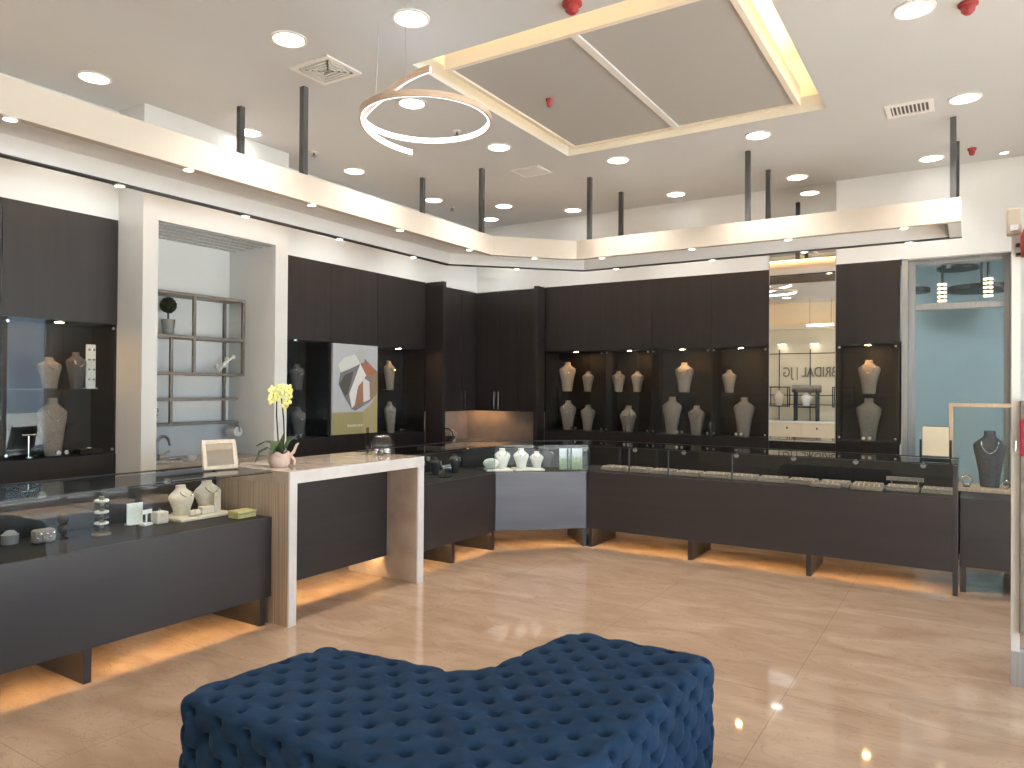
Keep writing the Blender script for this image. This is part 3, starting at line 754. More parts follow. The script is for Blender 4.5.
# poster
t = thing('poster', 'framed jewellery poster with a large faceted ring on grey and a gold band below', 'poster', (XW, 5.615, 1.07), PI/2)
PW, PH = .330, .94
b = MB(); b.box(-PW, PW, -.022, -.002, 0, PH); b.build('board', plain('poster_grey', (.54, .58, .64), .3), t, local=True)
def flat(poly, name, col, yy, rough=.35):
    b = MB()
    a = [b.bm.verts.new((x, yy, z)) for x, z in poly]; c = [b.bm.verts.new((x, yy+.0015, z)) for x, z in poly]
    b.bm.faces.new(a); b.bm.faces.new(c[::-1])
    for i in range(len(poly)): b.bm.faces.new((a[i], a[(i+1) % len(poly)], c[(i+1) % len(poly)], c[i]))
    return b.build(name, plain(name+'_ink', col, rough), t, local=True)
flat([(-PW, .0), (PW, 0), (PW, .23), (-PW, .23)], 'gold_band', (.40, .36, .18), -.0245)
flat([(PW, .0), (PW, .42), (.22, .30), (.10, .23), (.10, 0)], 'gold_ribbon', (.46, .40, .22), -.0255)
flat([(-.10, .82), (.06, .86), (.20, .74), (.33, .66), (.33, .42), (.20, .33), (.0, .245), (-.06, .26), (-.16, .38), (-.25, .52), (-.22, .66)], 'ring_shadow', (.20, .22, .24), -.0260)
flat([(-.26, .72), (-.17, .80), (-.02, .84), (.06, .74), (-.10, .68), (-.22, .64)], 'stone_facet', (.74, .78, .78), -.0270)
flat([(-.02, .84), (.06, .91), (.14, .86), (.12, .76), (.06, .74)], 'stone_facet', (.50, .55, .55), -.0270)
flat([(.08, .74), (.18, .76), (.30, .67), (.22, .60), (.15, .62)], 'rose_gold_facet', (.42, .17, .10), -.0275)
flat([(.22, .60), (.32, .66), (.33, .42), (.21, .34), (.19, .38)], 'brown_facet', (.30, .23, .15), -.0275)
flat([(.06, .74), (.15, .62), (.10, .56), (-.02, .30), (-.06, .27), (-.10, .42)], 'white_facet', (.86, .87, .88), -.0280)
flat([(.03, .50), (.10, .56), (.11, .34), (.0, .26), (-.02, .30)], 'copper_facet', (.36, .19, .12), -.0285)
flat([(.10, .60), (.20, .55), (.21, .36), (.11, .33)], 'silver_facet', (.80, .80, .84), -.0285)
flat([(-.24, .52), (-.16, .62), (-.04, .66), (-.12, .42), (-.16, .40)], 'dark_facet', (.09, .09, .08), -.0284)
for k in range(8):
    x = -.115+k*.028
    flat([(x, .075), (x+.016, .075), (x+.016, .075+(.022 if k % 3 else .03)), (x, .097)], 'lettering_stroke', (.75, .75, .7), -.0262)

# ------------------------------------------------------------------ counters
def counter(name, label, F0, F1, B0, B1, zf, feet, front='wood_h', glass_ends=(False, False), joints=(), knobs=3, led=True, endpost=None, bh=.990):
    """F0->F1 front edge running with the shop floor on its right-hand side; B0,B1 the back edge"""
    F0, F1, B0, B1 = map(Vector, (F0, F1, B0, B1))
    t = thing(name, label, 'display counter', (*((F0+F1+B0+B1)/4), 0))
    d = (F1-F0).normalized(); n = Vector((-d.y, d.x)); Ln = (F1-F0).length
    depth = (B0-F0).dot(n)
    P = lambda u, v: tuple(F0+d*u+n*v)
    db0 = (B0-F0).dot(d)/depth; db1 = (B1-F0).dot(d); db1 = (db1-Ln)/depth   # end slants
    Q = lambda e, v, ins=0.0: (P(db0*v+ins, v) if e == 0 else P(Ln+db1*v-ins, v))
    b = MB(); b.prism([Q(0, .02, .002), Q(1, .02, .002), Q(1, depth, .002), Q(0, depth, .002)], .205, zf-.012); b.build('body', M['wood_in'], t)
    b = MB(); b.prism([Q(0, 0, .001), Q(1, 0, .001), Q(1, .02, .001), Q(0, .02, .001)], .18, zf); b.build('front_panel', M[front], t, bevel=.002)
    b = MB(); b.prism([Q(0, .02, .004), Q(1, .02, .004), Q(1, depth-.022, .004), Q(0, depth-.022, .004)], zf-.010, zf); b.build('display_deck', M['deck'], t)
    b = MB(); b.prism([Q(0, depth-.02, .002), Q(1, depth-.02, .002), Q(1, depth, .002), Q(0, depth, .002)], zf-.01, bh); bp = b.build('back_panel', M['wood_in'], t)
    for k in range(knobs):
        u = Ln*(k+.5)/knobs; c = Vector(P(u, depth-.02)); b = MB(); c2 = c-n*.018
        b.cyl((c.x, c.y, bh-.06), (c2.x, c2.y, bh-.06), .022, 16); b.build('lock_knob', M['knob'], bp, smooth=True)
    b = MB(); b.prism([Q(0, 0.002, .001), Q(1, .002, .001), Q(1, .010, .001), Q(0, .010, .001)], zf+.001, .994); b.build('front_glass', M['glass'], t)
    b = MB(); b.prism([Q(0, 0, .001), Q(1, 0, .001), Q(1, depth, .001), Q(0, depth, .001)], .995, 1.005); b.build('glass_top', M['glass'], t)
    b = MB()
    b.prism([Q(0, -.002, .001), Q(1, -.002, .001), Q(1, .012, .001), Q(0, .012, .001)], .990, .995)
    b.prism([Q(0, depth-.03, .001), Q(1, depth-.03, .001), Q(1, depth, .001), Q(0, depth, .001)], 1.0055, 1.010)
    b.build('edge_trim', M['black'], t)
    for e in (0, 1):
        if glass_ends[e]:
            s = [Q(e, .012, .002), Q(e, depth-.022, .002), Q(e, depth-.022, .010), Q(e, .012, .010)]
            b = MB(); b.prism(s, zf+.001, .994); b.build('end_glass', M['glass'], t)
    for u in joints:
        b = MB(); b.prism([P(u-.006, .0), P(u+.006, .0), P(u+.006, .012), P(u-.006, .012)], zf+.001, .994); b.build('glass_joint', M['post'], t)
    for u in feet:
        v1 = depth-.03
        b = MB(); b.prism([P(u-.02, .004), P(u+.02, .004), P(u+.02, v1), P(u-.02, v1)], 0, .204); b.build('leg', M['wood_h'], t, bevel=.002)
    if led:
        b = MB(); b.prism([Q(0, .0205, .05), Q(1, .0205, .05), Q(1, .0255, .05), Q(0, .0255, .05)], .196, .204); b.build('light_strip', M['led_warm'], t)
    if endpost:
        b = MB(); b.prism([P(endpost, -.004), P(endpost+.035, -.004), P(endpost+.035, .05), P(endpost, .05)], 0, .994); b.build('end_post', M['wood_h'], t, bevel=.002)
    return t
XL, YB, XLB, YBB = -3.888, 6.496, -4.488, 7.10
# for the left run the shop is on the +x side: direction -> -y would put it left, so run with +y and back to the left (n points to -x)
counter('display_counter', 'long dark glass-topped counter along the left wall, nearest the camera', (XL, .93), (XL, 3.212), (XLB, .93), (XLB, 3.212), .70, (.02, 1.11, 2.215), glass_ends=(True, False), knobs=3)
counter('display_counter', 'short dark glass-topped counter right of the stone reception desk', (XL, 4.585), (XL, 5.873), (XLB, 4.585), (XLB, 6.125), .74, (.62, 1.26), glass_ends=(False, True), knobs=2, bh=.93)
counter('display_counter', 'slanted corner glass counter with pale grey front panel', (XL, 5.877), (-3.212, 6.521), (XLB, 6.13), (-3.475, 7.10), .74, (.90,), front='laminate', glass_ends=(True, False), knobs=2, bh=.93)
counter('display_counter', 'longest dark glass-topped counter in front of the back wall cabinets', (-3.208, 6.523-.027), (-.078, YB), (-3.471, YBB), (-.078, YBB), .745, (.03, 1.04, 2.06), joints=(.44, .83, 1.42), knobs=6, glass_ends=(False, True), endpost=3.093)

# right-hand end unit with wood framed glass case
t = thing('end_showcase', 'dark end counter with an oak framed glass case at the far right', 'showcase', (.2, 6.9, 0))
EY0, EY1, EX0, EX1 = 7.13, 7.50, -.158, .66
b = MB(); b.prism([(-.070, 6.65), (.66, 6.65), (.66, EY1), (EX0, EY1), (EX0, EY0), (-.070, EY0)], .20, .73); b.build('base_unit', M['wood_h'], t, bevel=.003)
for x in (-.068, .61):
    b = MB(); b.box(x, x+.04, 6.66, 7.40, 0, .20); b.build('leg', M['wood_h'], t)
b = MB(); b.box(EX0, EX1, EY0-.012, EY1, .73, .76); b.build('case_floor', M['oak'], t, bevel=.003)
for x in (EX0, EX1-.03):
    for y in (EY0, EY1-.03):
        b = MB(); b.box(x, x+.03, y, y+.03, .76, 1.43); b.build('case_post', M['oak'], t, bevel=.003)
b = MB(); b.box(EX0, EX1, EY0, EY0+.03, 1.43, 1.46); b.box(EX0, EX1, EY1-.03, EY1, 1.43, 1.46); b.box(EX0, EX0+.03, EY0+.03, EY1-.03, 1.43, 1.46); b.box(EX1-.03, EX1, EY0+.03, EY1-.03, 1.43, 1.46); b.build('top_rail', M['oak'], t, bevel=.003)
b = MB(); b.box(EX0+.03, EX1-.03, EY0+.012, EY0+.018, .761, 1.43); b.build('front_glass', M['glass'], t)
b = MB(); b.box(EX0+.03, EX1-.03, EY0+.03, EY1-.03, 1.44, 1.446); b.build('top_glass', M['glass'], t)
bust(.135, 7.29, .762, .47, .235, 0, 'dark grey bust standing in the oak framed case at right', 'linen_grey')
t = thing('ring_stand', 'small silver jewellery piece at the right inside the oak framed case', 'jewellery', (.245, 7.20, .761))
b = MB(); b.torus((0, 0, .035), .03, .006, axis='Y', seg=18, ts=6); b.build('band', M['silver'], t, smooth=True, local=True)
b = MB(); b.ball((0, 0, .07), .012, seg=10, rings=6); b.build('stone', M['silver'], t, smooth=True, local=True)
t = thing('bracelet', 'silver bracelet lying at the left inside the oak framed case', 'jewellery', (-.03, 7.21, .761))
b = MB(); b.torus((0, 0, .05), .04, .008, axis='Y', seg=20, ts=6); b.build('band', M['silver'], t, smooth=True, local=True)
b = MB(); b.lathe([(0, 0), (.03, 0), (.02, .01), (0, .01)]); b.build('holder', M['linen_grey'], t, local=True)

# ------------------------------------------------------------------ stone reception desk
XD = -3.723
t = thing('reception_desk', 'high waterfall reception desk of pale striped stone with dark back panel', 'desk', (-4.05, 3.88, 0))
XE = XD-.012
b = MB(); b.box(-4.48, XE, 3.215, 4.582, .922, 1.005); b.build('desk_top', M['beige_stone'], t, bevel=.002)
b = MB(); b.box(-4.48, XE, 3.215, 3.278, 0, .922); b.build('side_slab', M['stone'], t, bevel=.002)
b = MB(); b.box(-4.48, XE, 4.51, 4.582, 0, .922); b.build('side_slab', M['beige_stone'], t, bevel=.002)
b = MB(); b.box(XE, XD, 3.215, 4.582, .925, 1.005); b.box(XE, XD, 3.215, 3.278, 0, .925); b.box(XE, XD, 4.51, 4.582, 0, .925); b.build('front_edge', M['whitestone'], t)
b = MB(); b.box(-4.09, -4.05, 3.280, 4.508, .18, .92); b.build('back_panel', M['wood_h'], t)
b = MB(); b.box(-4.096, -4.091, 3.30, 4.48, .19, .20); b.build('light_strip', M['led_warm'], t)

# orchid
t = thing('potted_orchid', 'yellow orchid in a pink stone pot on the left end of the desk', 'orchid', (-4.05, 3.405, 1.005))
b = MB(); b.lathe([(0, 0), (.055, 0), (.07, .03), (.072, .07), (.066, .098), (.058, .095), (.06, .07), (0, .06)], seg=26)
for v in b.bm.verts: v.co.x *= 1.1; v.co.z += .010*math.sin(5*math.atan2(v.co.y, v.co.x))*(1 if v.co.z > .08 else 0)
b.build('pot', M['pinkpot'], t, smooth=True, local=True)
b = MB(); b.tube([(.045, .045, .07), (.075, .06, .10), (.095, .068, .15), (.11, .07, .16)], [.012, .011, .009, .006], 8); b.tube([(.05, .05, .08), (.085, .062, .04), (.08, .06, .01)], [.012, .01, .008], 8); b.build('driftwood', M['pinkpot'], t, smooth=True, local=True)
def leaf(pts, wd):
    b = MB(); L = []; n = len(pts)
    for i, p in enumerate(pts):
        p = Vector(p); tt = (Vector(pts[min(i+1, n-1)])-Vector(pts[max(i-1, 0)])).normalized(); s = tt.cross(Vector((0, 0, 1))).normalized()
        w_ = wd*math.sin(PI*(.12+.86*i/(n-1)))
        L.append([tuple(p-s*w_+Vector((0, 0, .006))), tuple(p), tuple(p+s*w_+Vector((0, 0, .006))), tuple(p-Vector((0, 0, .004)))])
    return b.loft(L)
for pts, wd in (([(0, -.02, .08), (-.03, -.07, .13), (-.06, -.12, .10), (-.075, -.15, .02)], .055), ([(.0, .0, .08), (-.05, -.02, .16), (-.09, -.05, .17), (-.13, -.09, .14)], .045),
                ([(.01, .01, .08), (.03, .05, .17), (.03, .09, .2), (.02, .13, .18)], .036), ([(0, 0, .08), (.02, -.04, .16), (.05, -.08, .18), (.08, -.13, .09)], .045), ([(0, 0, .08), (-.02, .03, .15), (-.03, .06, .22)], .02)):
    leaf(pts, wd).build('leaf', M['leaf'], t, smooth=True, local=True)
stems = [[(0, 0, .08), (-.005, -.01, .2), (-.01, -.02, .36), (-.012, -.018, .49)], [(.01, .02, .08), (.012, .03, .2), (.01, .025, .33), (.002, .012, .47)]]
for s in stems:
    b = MB(); b.tube(s, .005, 8); b.build('stem', M['stem'], t, smooth=True, local=True)
random.seed(3)
for (fx, fy, fz) in [(-.03, -.05, .46), (.01, .02, .455), (-.012, -.02, .415), (.02, .05, .43), (-.03, -.06, .40), (.015, .04, .385), (.0, .0, .475), (.02, .045, .47), (.0, .03, .36)]:
    b = MB(); rot = random.uniform(0, 1)
    for k in range(5):
        a = rot+2*PI*k/5
        fz_ = fz+.065; q = Matrix.Translation((fx+.012, fy, fz_)) @ Matrix.Rotation(random.uniform(-.3, .3), 4, 'Z') @ Matrix.Rotation(a, 4, 'X')
        c = MB(); c.ball((0, 0, .020), .019, (.22, .85, 1.1), 10, 6); c.xform(q)
        me = bpy.data.meshes.new('tmp'); c.bm.to_mesh(me); c.bm.free(); b.bm.from_mesh(me); bpy.data.meshes.remove(me)
    b.ball((fx+.018, fy, fz_), .008, seg=8, rings=5)
    b.build('flower', M['petal'], t, smooth=True, local=True)

# glass bowl with wrapped sweets and the acrylic stand
t = thing('glass_bowl', 'clear glass bubble bowl of silver sweets on the right end of the desk', 'bowl', (-4.06, 4.455, 1.005))
b = MB(); prof = [(0, 0), (.05, 0), (.085, .03), (.10, .075), (.088, .125), (.062, .155), (.058, .153), (.084, .122), (.095, .075), (.08, .034), (.046, .008), (0, .008)]
b.lathe(prof, seg=30); b.build('bowl_wall', M['glass_bowl'], t, smooth=True, local=True)
b = MB(); b.torus((0, 0, .155), .06, .003, seg=30, ts=6); b.build('rim', M['steel'], t, smooth=True, local=True)
random.seed(5)
for k in range(16):
    a = random.uniform(0, 2*PI); r = random.uniform(0, .06)
    b = MB(); b.ball((r*math.cos(a), r*math.sin(a), .022+random.uniform(0, .028)), .014, (1.3, .9, .8), 8, 5)
    tag(b.build('wrapped_sweet', M['silver'], None, smooth=True, local=True), 'silver wrapped sweet inside the clear bubble bowl on the desk', 'sweet', 'wrapped sweets in the glass bowl').location = (-4.06, 4.455, 1.005)
t = thing('acrylic_stand', 'clear acrylic sign holder standing behind the glass bowl on the desk', 'sign holder', (-4.25, 4.48, 1.005), .6)
b = MB(); b.box(-.004, .004, -.07, .07, .006, .22); b.build('upright_sheet', M['glass_bowl'], t, local=True)
b = MB(); b.box(-.035, .035, -.07, .07, 0, .006); b.build('foot_sheet', M['glass_bowl'], t, local=True)

# tilted frame on the left counter
t = thing('table_mirror', 'small square tabletop mirror in a pale frame leaning on the left counter', 'mirror', (-4.16, 3.02, 1.012), PI/2-.22)
TL = Matrix.Translation((0, 0, .0)) @ Matrix.Rotation(R(-14), 4, 'X')
b = MB(); s = .112; hgt = .195; fr = .024
b.box(-s, s, -.01, .01, 0, fr); b.box(-s, s, -.01, .01, hgt-fr, hgt); b.box(-s, -s+fr, -.01, .01, fr, hgt-fr); b.box(s-fr, s, -.01, .01, fr, hgt-fr)
b.xform(TL); b.build('frame', M['cream'], t, bevel=.003, local=True)
b = MB(); b.box(-s+fr, s-fr, -.004, 0, fr, hgt-fr); b.xform(TL); b.build('mirror_pane', M['mirror'], t, local=True)
b = MB(); b.box(-s+fr, s-fr, .001, .006, fr, hgt-fr); b.xform(TL); b.build('backing', M['black'], t, local=True)
b = MB(); b.cyl((0, .05, .15), (0, .11, .004), .006, 8); b.build('prop_leg', M['chrome_dark'], t, local=True)

# ------------------------------------------------------------------ items in the left counter
ZD0 = .702
t = thing('ring_tray', 'cream suede base tray under two busts in the left counter', 'tray', (-4.28, 2.93, ZD0), PI/2)
b = MB(); b.box(-.19, .19, -.12, .12, 0, .02); b.build('tray_body', M['cream'], t, bevel=.004, local=True)
b = MB(); b.box(-.18, .18, -.11, .11, .02, .023); b.build('lining', M['cream'], t, local=True)
bust(-4.31, 2.84, ZD0+.024, .19, .185, PI/2+.2, 'small cream bust on suede tray in left counter, left one', 'cream', full=True, group='cream busts in the left counter')
bust(-4.31, 3.03, ZD0+.024, .205, .20, PI/2+.1, 'small cream bust on suede tray in left counter, right one', 'cream', full=True, group='cream busts in the left counter')
t = thing('bracelet_pillow', 'cream bracelet roll at the front of the suede tray in left counter', 'bracelet roll', (-4.20, 2.855, ZD0+.024), PI/2)
b = MB(); b.cyl((-.035, 0, .02), (.035, 0, .02), .02, 18); b.build('roll', M['cream'], t, smooth=True, local=True)
b = MB(); b.torus((0, 0, .02), .021, .003, axis='X', seg=20, ts=6); b.build('bangle', M['gold'], t, smooth=True, local=True)
t = thing('ring_block', 'cream ring block between the two busts on the suede tray', 'ring block', (-4.22, 2.955, ZD0+.024), PI/2)
b = MB(); b.prism([(-.045, -.025), (.045, -.025), (.045, .025), (-.045, .025)], 0, .05); b.build('block', M['cream'], t, bevel=.006, local=True)
b = MB(); b.torus((0, 0, .055), .012, .002, axis='X', seg=16, ts=6); b.build('ring', M['gold'], t, smooth=True, local=True)
t = thing('earring_stand', 'cream standing earring holder at the right edge of the suede tray', 'earring stand', (-4.21, 3.025, ZD0+.024), PI/2+.2)
b = MB(); b.prism([(-.03, -.012), (.03, -.012), (.022, .012), (-.022, .012)], 0, .13); b.build('plate', M['cream'], t, bevel=.004, local=True)
for s in (-1, 1):
    b = MB(); b.ball((s*.012, -.014, .10), .005, seg=8, rings=5); b.build('earring', M['gold'], t, local=True)
t = thing('ring_stand', 'small cream angular ring stand left of the suede tray', 'ring stand', (-4.26, 2.66, ZD0), PI/2)
b = MB(); b.prism([(-.04, -.035), (.04, -.035), (.04, .035), (-.04, .035)], 0, .075); b.build('block', M['cream'], t, bevel=.008, local=True)
b = MB(); b.torus((0, 0, .08), .012, .002, axis='X', seg=16, ts=6); b.build('ring', M['silver'], t, local=True)
t = thing('earring_stand', 'white card earring stands left of the cream ring stand', 'earring stand', (-4.36, 2.56, ZD0), PI/2)
b = MB(); b.box(-.05, .05, 0, .006, .005, .13); b.build('card', M['whiteleather'], t, local=True)
b = MB(); b.box(-.05, .05, -.03, .03, 0, .005); b.build('base', M['whiteleather'], t, local=True)
t = thing('earring_stand', 'grey-white crossed earring stand in front of the white card', 'earring stand', (-4.27, 2.58, ZD0), PI/2+.3)
b = MB(); b.box(-.035, .035, -.02, .02, 0, .012); b.cyl((0, 0, .01), (0, 0, .085), .005, 8); b.build('stem', M['whiteleather'], t, local=True)
b = MB(); b.box(-.04, .04, -.006, .006, .07, .095); b.build('crossbar', M['whiteleather'], t, local=True)
t = thing('gift_box', 'flat pale gold box at the desk end of the left counter', 'box', (-4.03, 3.09, ZD0), PI/2)
b = MB(); b.box(-.07, .07, -.05, .05, 0, .03); b.build('box_base', M['yellowbox'], t, bevel=.003, local=True)
b = MB(); b.box(-.073, .073, -.053, .053, .031, .047); b.build('box_lid', M['yellowbox'], t, bevel=.003, local=True)
t = thing('bracelet_stand', 'tall T-bar stand crowded with pearl bracelets in the left counter', 'bracelet stand', (-4.20, 2.27, ZD0), PI/2)
b = MB(); b.lathe([(0, 0), (.05, 0), (.05, .01), (.012, .016), (.012, .22), (0, .22)]); b.build('stem', M['linen'], t, smooth=True, local=True)
for k in range(6):
    b = MB(); rr = .030
    for q in range(14):
        a = 2*PI*q/14; b.ball((rr*math.cos(a), rr*math.sin(a), .035+.032*k), .0085, seg=7, rings=5)
    b.build('pearl_bracelet', M['whiteleather'] if k % 2 else M['linen_grey'], t, smooth=True, local=True)
t = thing('bracelet_stand', 'small black two-ball jewellery stand in front of bright window reflection', 'jewellery stand', (-4.28, 2.10, ZD0), PI/2)
b = MB(); b.lathe([(0, 0), (.03, 0), (.03, .008), (.008, .014), (.008, .06), (0, .06)]); b.build('base', M['black'], t, smooth=True, local=True)
b = MB(); b.ball((0, 0, .05), .03); b.ball((0, 0, .105), .032); b.build('ball_pair', M['black'], t, smooth=True, local=True)
t = thing('earring_stand', 'beige block of earrings in the left counter near the frame edge', 'earring stand', (-4.25, 1.985, ZD0), PI/2)
b = MB(); b.prism([(-.055, -.03), (.055, -.03), (.055, .03), (-.055, .03)], 0, .075); b.build('block', M['linen'], t, bevel=.015, local=True)
for k in range(6):
    b = MB(); b.ball((-.04+.016*k, -.03, .03+.02*(k % 2)), .007, seg=8, rings=5); b.build('earring', M['silver'], t, smooth=True, local=True)
t = thing('ring_jar', 'small round grey lidded jar at the far left of the left counter', 'jar', (-4.36, 1.87, ZD0))
b = MB(); b.lathe([(0, 0), (.04, 0), (.042, .05), (0, .05)]); b.build('jar_body', M['greypot'], t, smooth=True, local=True)
b = MB(); b.lathe([(0, .05), (.038, .05), (.02, .07), (0, .075)]); b.build('lid', M['greypot'], t, smooth=True, local=True)

# ------------------------------------------------------------------ items in the corner counters
ZD1 = .742
def dark_bust(x, y, lb, h=.17):
    bust(x, y, ZD1, h, .12, PI/2, lb, 'black', group='black busts right of the desk', name='necklace_bust')
dark_bust(-4.22, 5.12, 'black bust just right of the stone desk, nearest the desk', .19)
dark_bust(-4.25, 5.40, 'black bust in the short counter, second from the desk', .16)
dark_bust(-4.22, 5.66, 'black bust in the short counter, third from the desk', .18)
t = thing('bracelet_stand', 'silver bracelets on a black bar in the short counter by the desk', 'bracelet stand', (-4.06, 5.30, ZD1), PI/2)
b = MB(); b.box(-.06, .06, -.03, .03, 0, .01); b.cyl((0, 0, .01), (0, 0, .09), .006, 8); b.cyl((-.07, 0, .09), (.07, 0, .09), .012, 10); b.build('bar', M['black'], t, local=True)
for k in range(4):
    b = MB(); b.torus((-.05+.033*k, 0, .085), .026, .004, axis='X', seg=18, ts=6); b.build('bangle', M['silver'], t, smooth=True, local=True)
dx, dy = .7226, .6912   # along the slanted counter
def dg(u, v): return (XL+dx*u-dy*v, 5.877+dy*u+dx*v)
AD = math.atan2(dy, dx)
p = dg(-.02, .20)
for (u, v, sx, lb) in ((.06, .20, .13, 'white leatherette tray in the corner counter, left one'), (.365, .2, .15, 'white leatherette tray in the corner counter, right one')):
    x, y = dg(u, v); t = thing('display_tray', lb, 'tray', (x, y, ZD1), AD)
    b = MB(); b.box(-sx, sx, -.11, .11, 0, .016); b.build('tray_body', M['whiteleather'], t, bevel=.004, local=True)
    b = MB(); b.box(-sx+.01, sx-.01, -.10, .10, .016, .019); b.build('lining', M['whiteleather'], t, local=True)
x, y = dg(-.02, .16); t = thing('bracelet_pillow', 'white round bracelet cushion on left tray of the corner counter', 'bracelet stand', (x, y, ZD1+.02), AD)
b = MB(); b.ball((0, 0, .055), .055, (1.45, .55, .95), 18, 10); b.build('cushion', M['whiteleather'], t, smooth=True, local=True)
b = MB(); b.torus((.03, 0, .055), .045, .003, axis='X', seg=22, ts=6); b.build('bangle', M['silver'], t, smooth=True, local=True)
for (u, v, h, w_, rz, lb) in ((.105, .22, .195, .165, -.15, 'white bust on the left tray of the corner counter'), (.30, .22, .195, .16, .1, 'white taller bust on the right tray of the corner counter'), (.455, .2, .165, .14, -.1, 'white shorter bust on the right tray of the corner counter')):
    x, y = dg(u, v); bust(x, y, ZD1+.021, h, w_, AD+rz, lb, 'whiteleather', full=True, group='white busts in the corner counter')
x, y = dg(.60, .40); bust(x, y, ZD1, .2, .16, AD, 'grey bust behind the white busts in the corner counter', 'linen_grey', full=True, neck=False)
x, y = dg(.80, .16); t = thing('window_reflection_card', 'small card painted with the reflected sky and hedge in the corner counter', 'painted reflection', (x, y, ZD1), AD)  # stand-in for the window reflected in the case glass, painted on a card
b = MB(); b.box(-.12, .12, 0, .006, .0, .215); b.build('reflection_sheet', M['print'], t, local=True)
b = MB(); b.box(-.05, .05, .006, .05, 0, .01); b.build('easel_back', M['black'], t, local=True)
for u_ in (-.035, .0):
    b = MB(); b.box(u_-.006, u_+.006, -.012, -.004, 0, .222); b.build('upright_bar', M['black'], t, local=True)

# jewellery trays along the longest counter
ordw = ['first', 'second', 'third', 'fourth', 'fifth', 'sixth', 'seventh', 'eighth', 'ninth', 'tenth', 'eleventh', 'twelfth']
ZD2 = .747
for i in range(12):
    x = -3.02+i*.255
    t = thing('jewellery_tray', 'low beige jewellery tray in the longest counter, %s from the corner' % ordw[i], 'tray', (x, 6.75, ZD2), 0, 'beige jewellery trays in the longest counter')
    b = MB(); b.box(-.12, .12, -.10, .10, 0, .022); b.build('tray_body', M['linen_dk'], t, bevel=.003, local=True)
    random.seed(40+i)
    for k in range(4 if i < 6 else 5):
        b = MB(); yy = -.075+.05*k if i < 6 else -.08+.04*k
        b.cyl((-.11, yy, .030), (.11, yy, .030), .013 if i < 6 else .011, 10); b.build('ring_roll', M['linen_dk'], t, smooth=True, local=True)
    for k in range(7):
        b = MB(); xx = -.09+.03*k; b.torus((xx, -.075+.05*(k % 3), .034), .012, .0025, axis='X', seg=12, ts=5)
        b.build('ring', M['gold'] if random.random() < .5 else M['silver'], t, smooth=True, local=True)
for (x, y, h, lb) in ((-1.03, 6.78, .075, 'raised beige bracelet ramp in the longest counter, left of the pair'), (-.72, 6.78, .075, 'raised beige bracelet ramp in the longest counter, right of the pair')):
    t = thing('bracelet_ramp', lb, 'bracelet ramp', (x, 6.58, ZD2), 0, 'bracelet ramps in the longest counter')
    b = MB(); b.prism([(-.12, -.05), (.12, -.05), (.12, .05), (-.12, .05)], 0, .035); b.build('ramp', M['linen_dk'], t, bevel=.01, local=True)
    for k in range(6):
        b = MB(); b.torus((-.095+.038*k, 0, .022), .028, .0035, axis='X', seg=18, ts=5); b.build('bracelet', M['gold'], t, smooth=True, local=True)
t = thing('price_sign', 'small beige bar sign standing in the right end of the longest counter', 'sign', (-.47, 6.98, ZD2))
b = MB(); b.box(-.14, .14, -.008, .008, .05, .085); b.build('bar', M['linen_dk'], t, bevel=.003, local=True)
for s in (-.1, .1):
    b = MB(); b.cyl((s, 0, 0), (s, 0, .05), .006, 8); b.build('leg', M['linen_dk'], t, local=True)

# table mirror on the long counter
t = thing('table_mirror', 'black-posted tilting mirror standing on the right end of the longest counter', 'mirror', (-.24, 6.80, 1.008), 0)
b = MB(); b.box(-.11, .11, -.04, .04, 0, .012); b.build('base', M['black'], t, bevel=.003, local=True)
for s in (-1, 1):
    b = MB(); b.box(s*.105-.008, s*.105+.008, -.01, .01, .012, .16); b.build('post', M['black'], t, local=True)
b = MB(); b.box(-.093, .093, -.004, .0, .03, .265); b.xform(Matrix.Rotation(R(-1), 4, 'X')); b.build('mirror_pane', M['mirror'], t, local=True)
b = MB(); b.box(-.096, .096, .0005, .006, .027, .268); b.xform(Matrix.Rotation(R(-1), 4, 'X')); b.build('backing', M['black'], t, local=True)

# ------------------------------------------------------------------ alcove
t = thing('sink_counter', 'grey stone sink worktop inside the white alcove', 'worktop', (-5.5, 3.75, 0))
b = MB(); b.box(AX+.002, -5.22, AY0+.002, AY1-.002, .91, .95); b.build('worktop', M['greystone'], t, bevel=.003)
b = MB(); b.box(AX+.002, -5.24, AY0+.002, AY1-.002, 0, .91); b.build('base_cupboard', M['wood_h'], t)
b = MB(); b.torus((-5.50, 3.50, .952), .14, .008, seg=28, ts=6); b.build('basin_rim', M['steel'], t, smooth=True)
t = thing('faucet', 'dark chrome gooseneck faucet behind the sink in the alcove', 'faucet', (-5.60, 3.465, .95))
b = MB(); b.cyl((0, 0, 0), (0, 0, .05), .022, 16); b.build('base', M['chrome_dark'], t, smooth=True, local=True)
pts = [(0, 0, .05), (0, 0, .125)]+[(.0, .055-.055*math.cos(a), .125+.07*math.sin(a)) for a in [PI*k/10 for k in range(1, 9)]]+[(0, .115, .115)]
b = MB(); b.tube(pts, .012, 10); b.build('spout', M['chrome_dark'], t, smooth=True, local=True)
b = MB(); b.tube([(.0, .01, .03), (.03, .05, .05), (.04, .09, .075)], .008, 8); b.build('lever', M['steel'], t, smooth=True, local=True)
t = thing('folded_cloth', 'white folded cloth lying on the alcove worktop behind the table mirror', 'cloth', (-5.42, 3.86, .95), .3)
b = MB(); b.box(-.05, .05, -.07, .07, 0, .02); b.build('lower_fold', M['white'], t, bevel=.008, local=True)
b = MB(); b.box(-.045, .045, -.05, .06, .02, .035); b.build('upper_fold', M['white'], t, bevel=.007, local=True)
t = thing('cup', 'small white cup beside the sink in the alcove', 'cup', (-5.36, 3.62, .95))
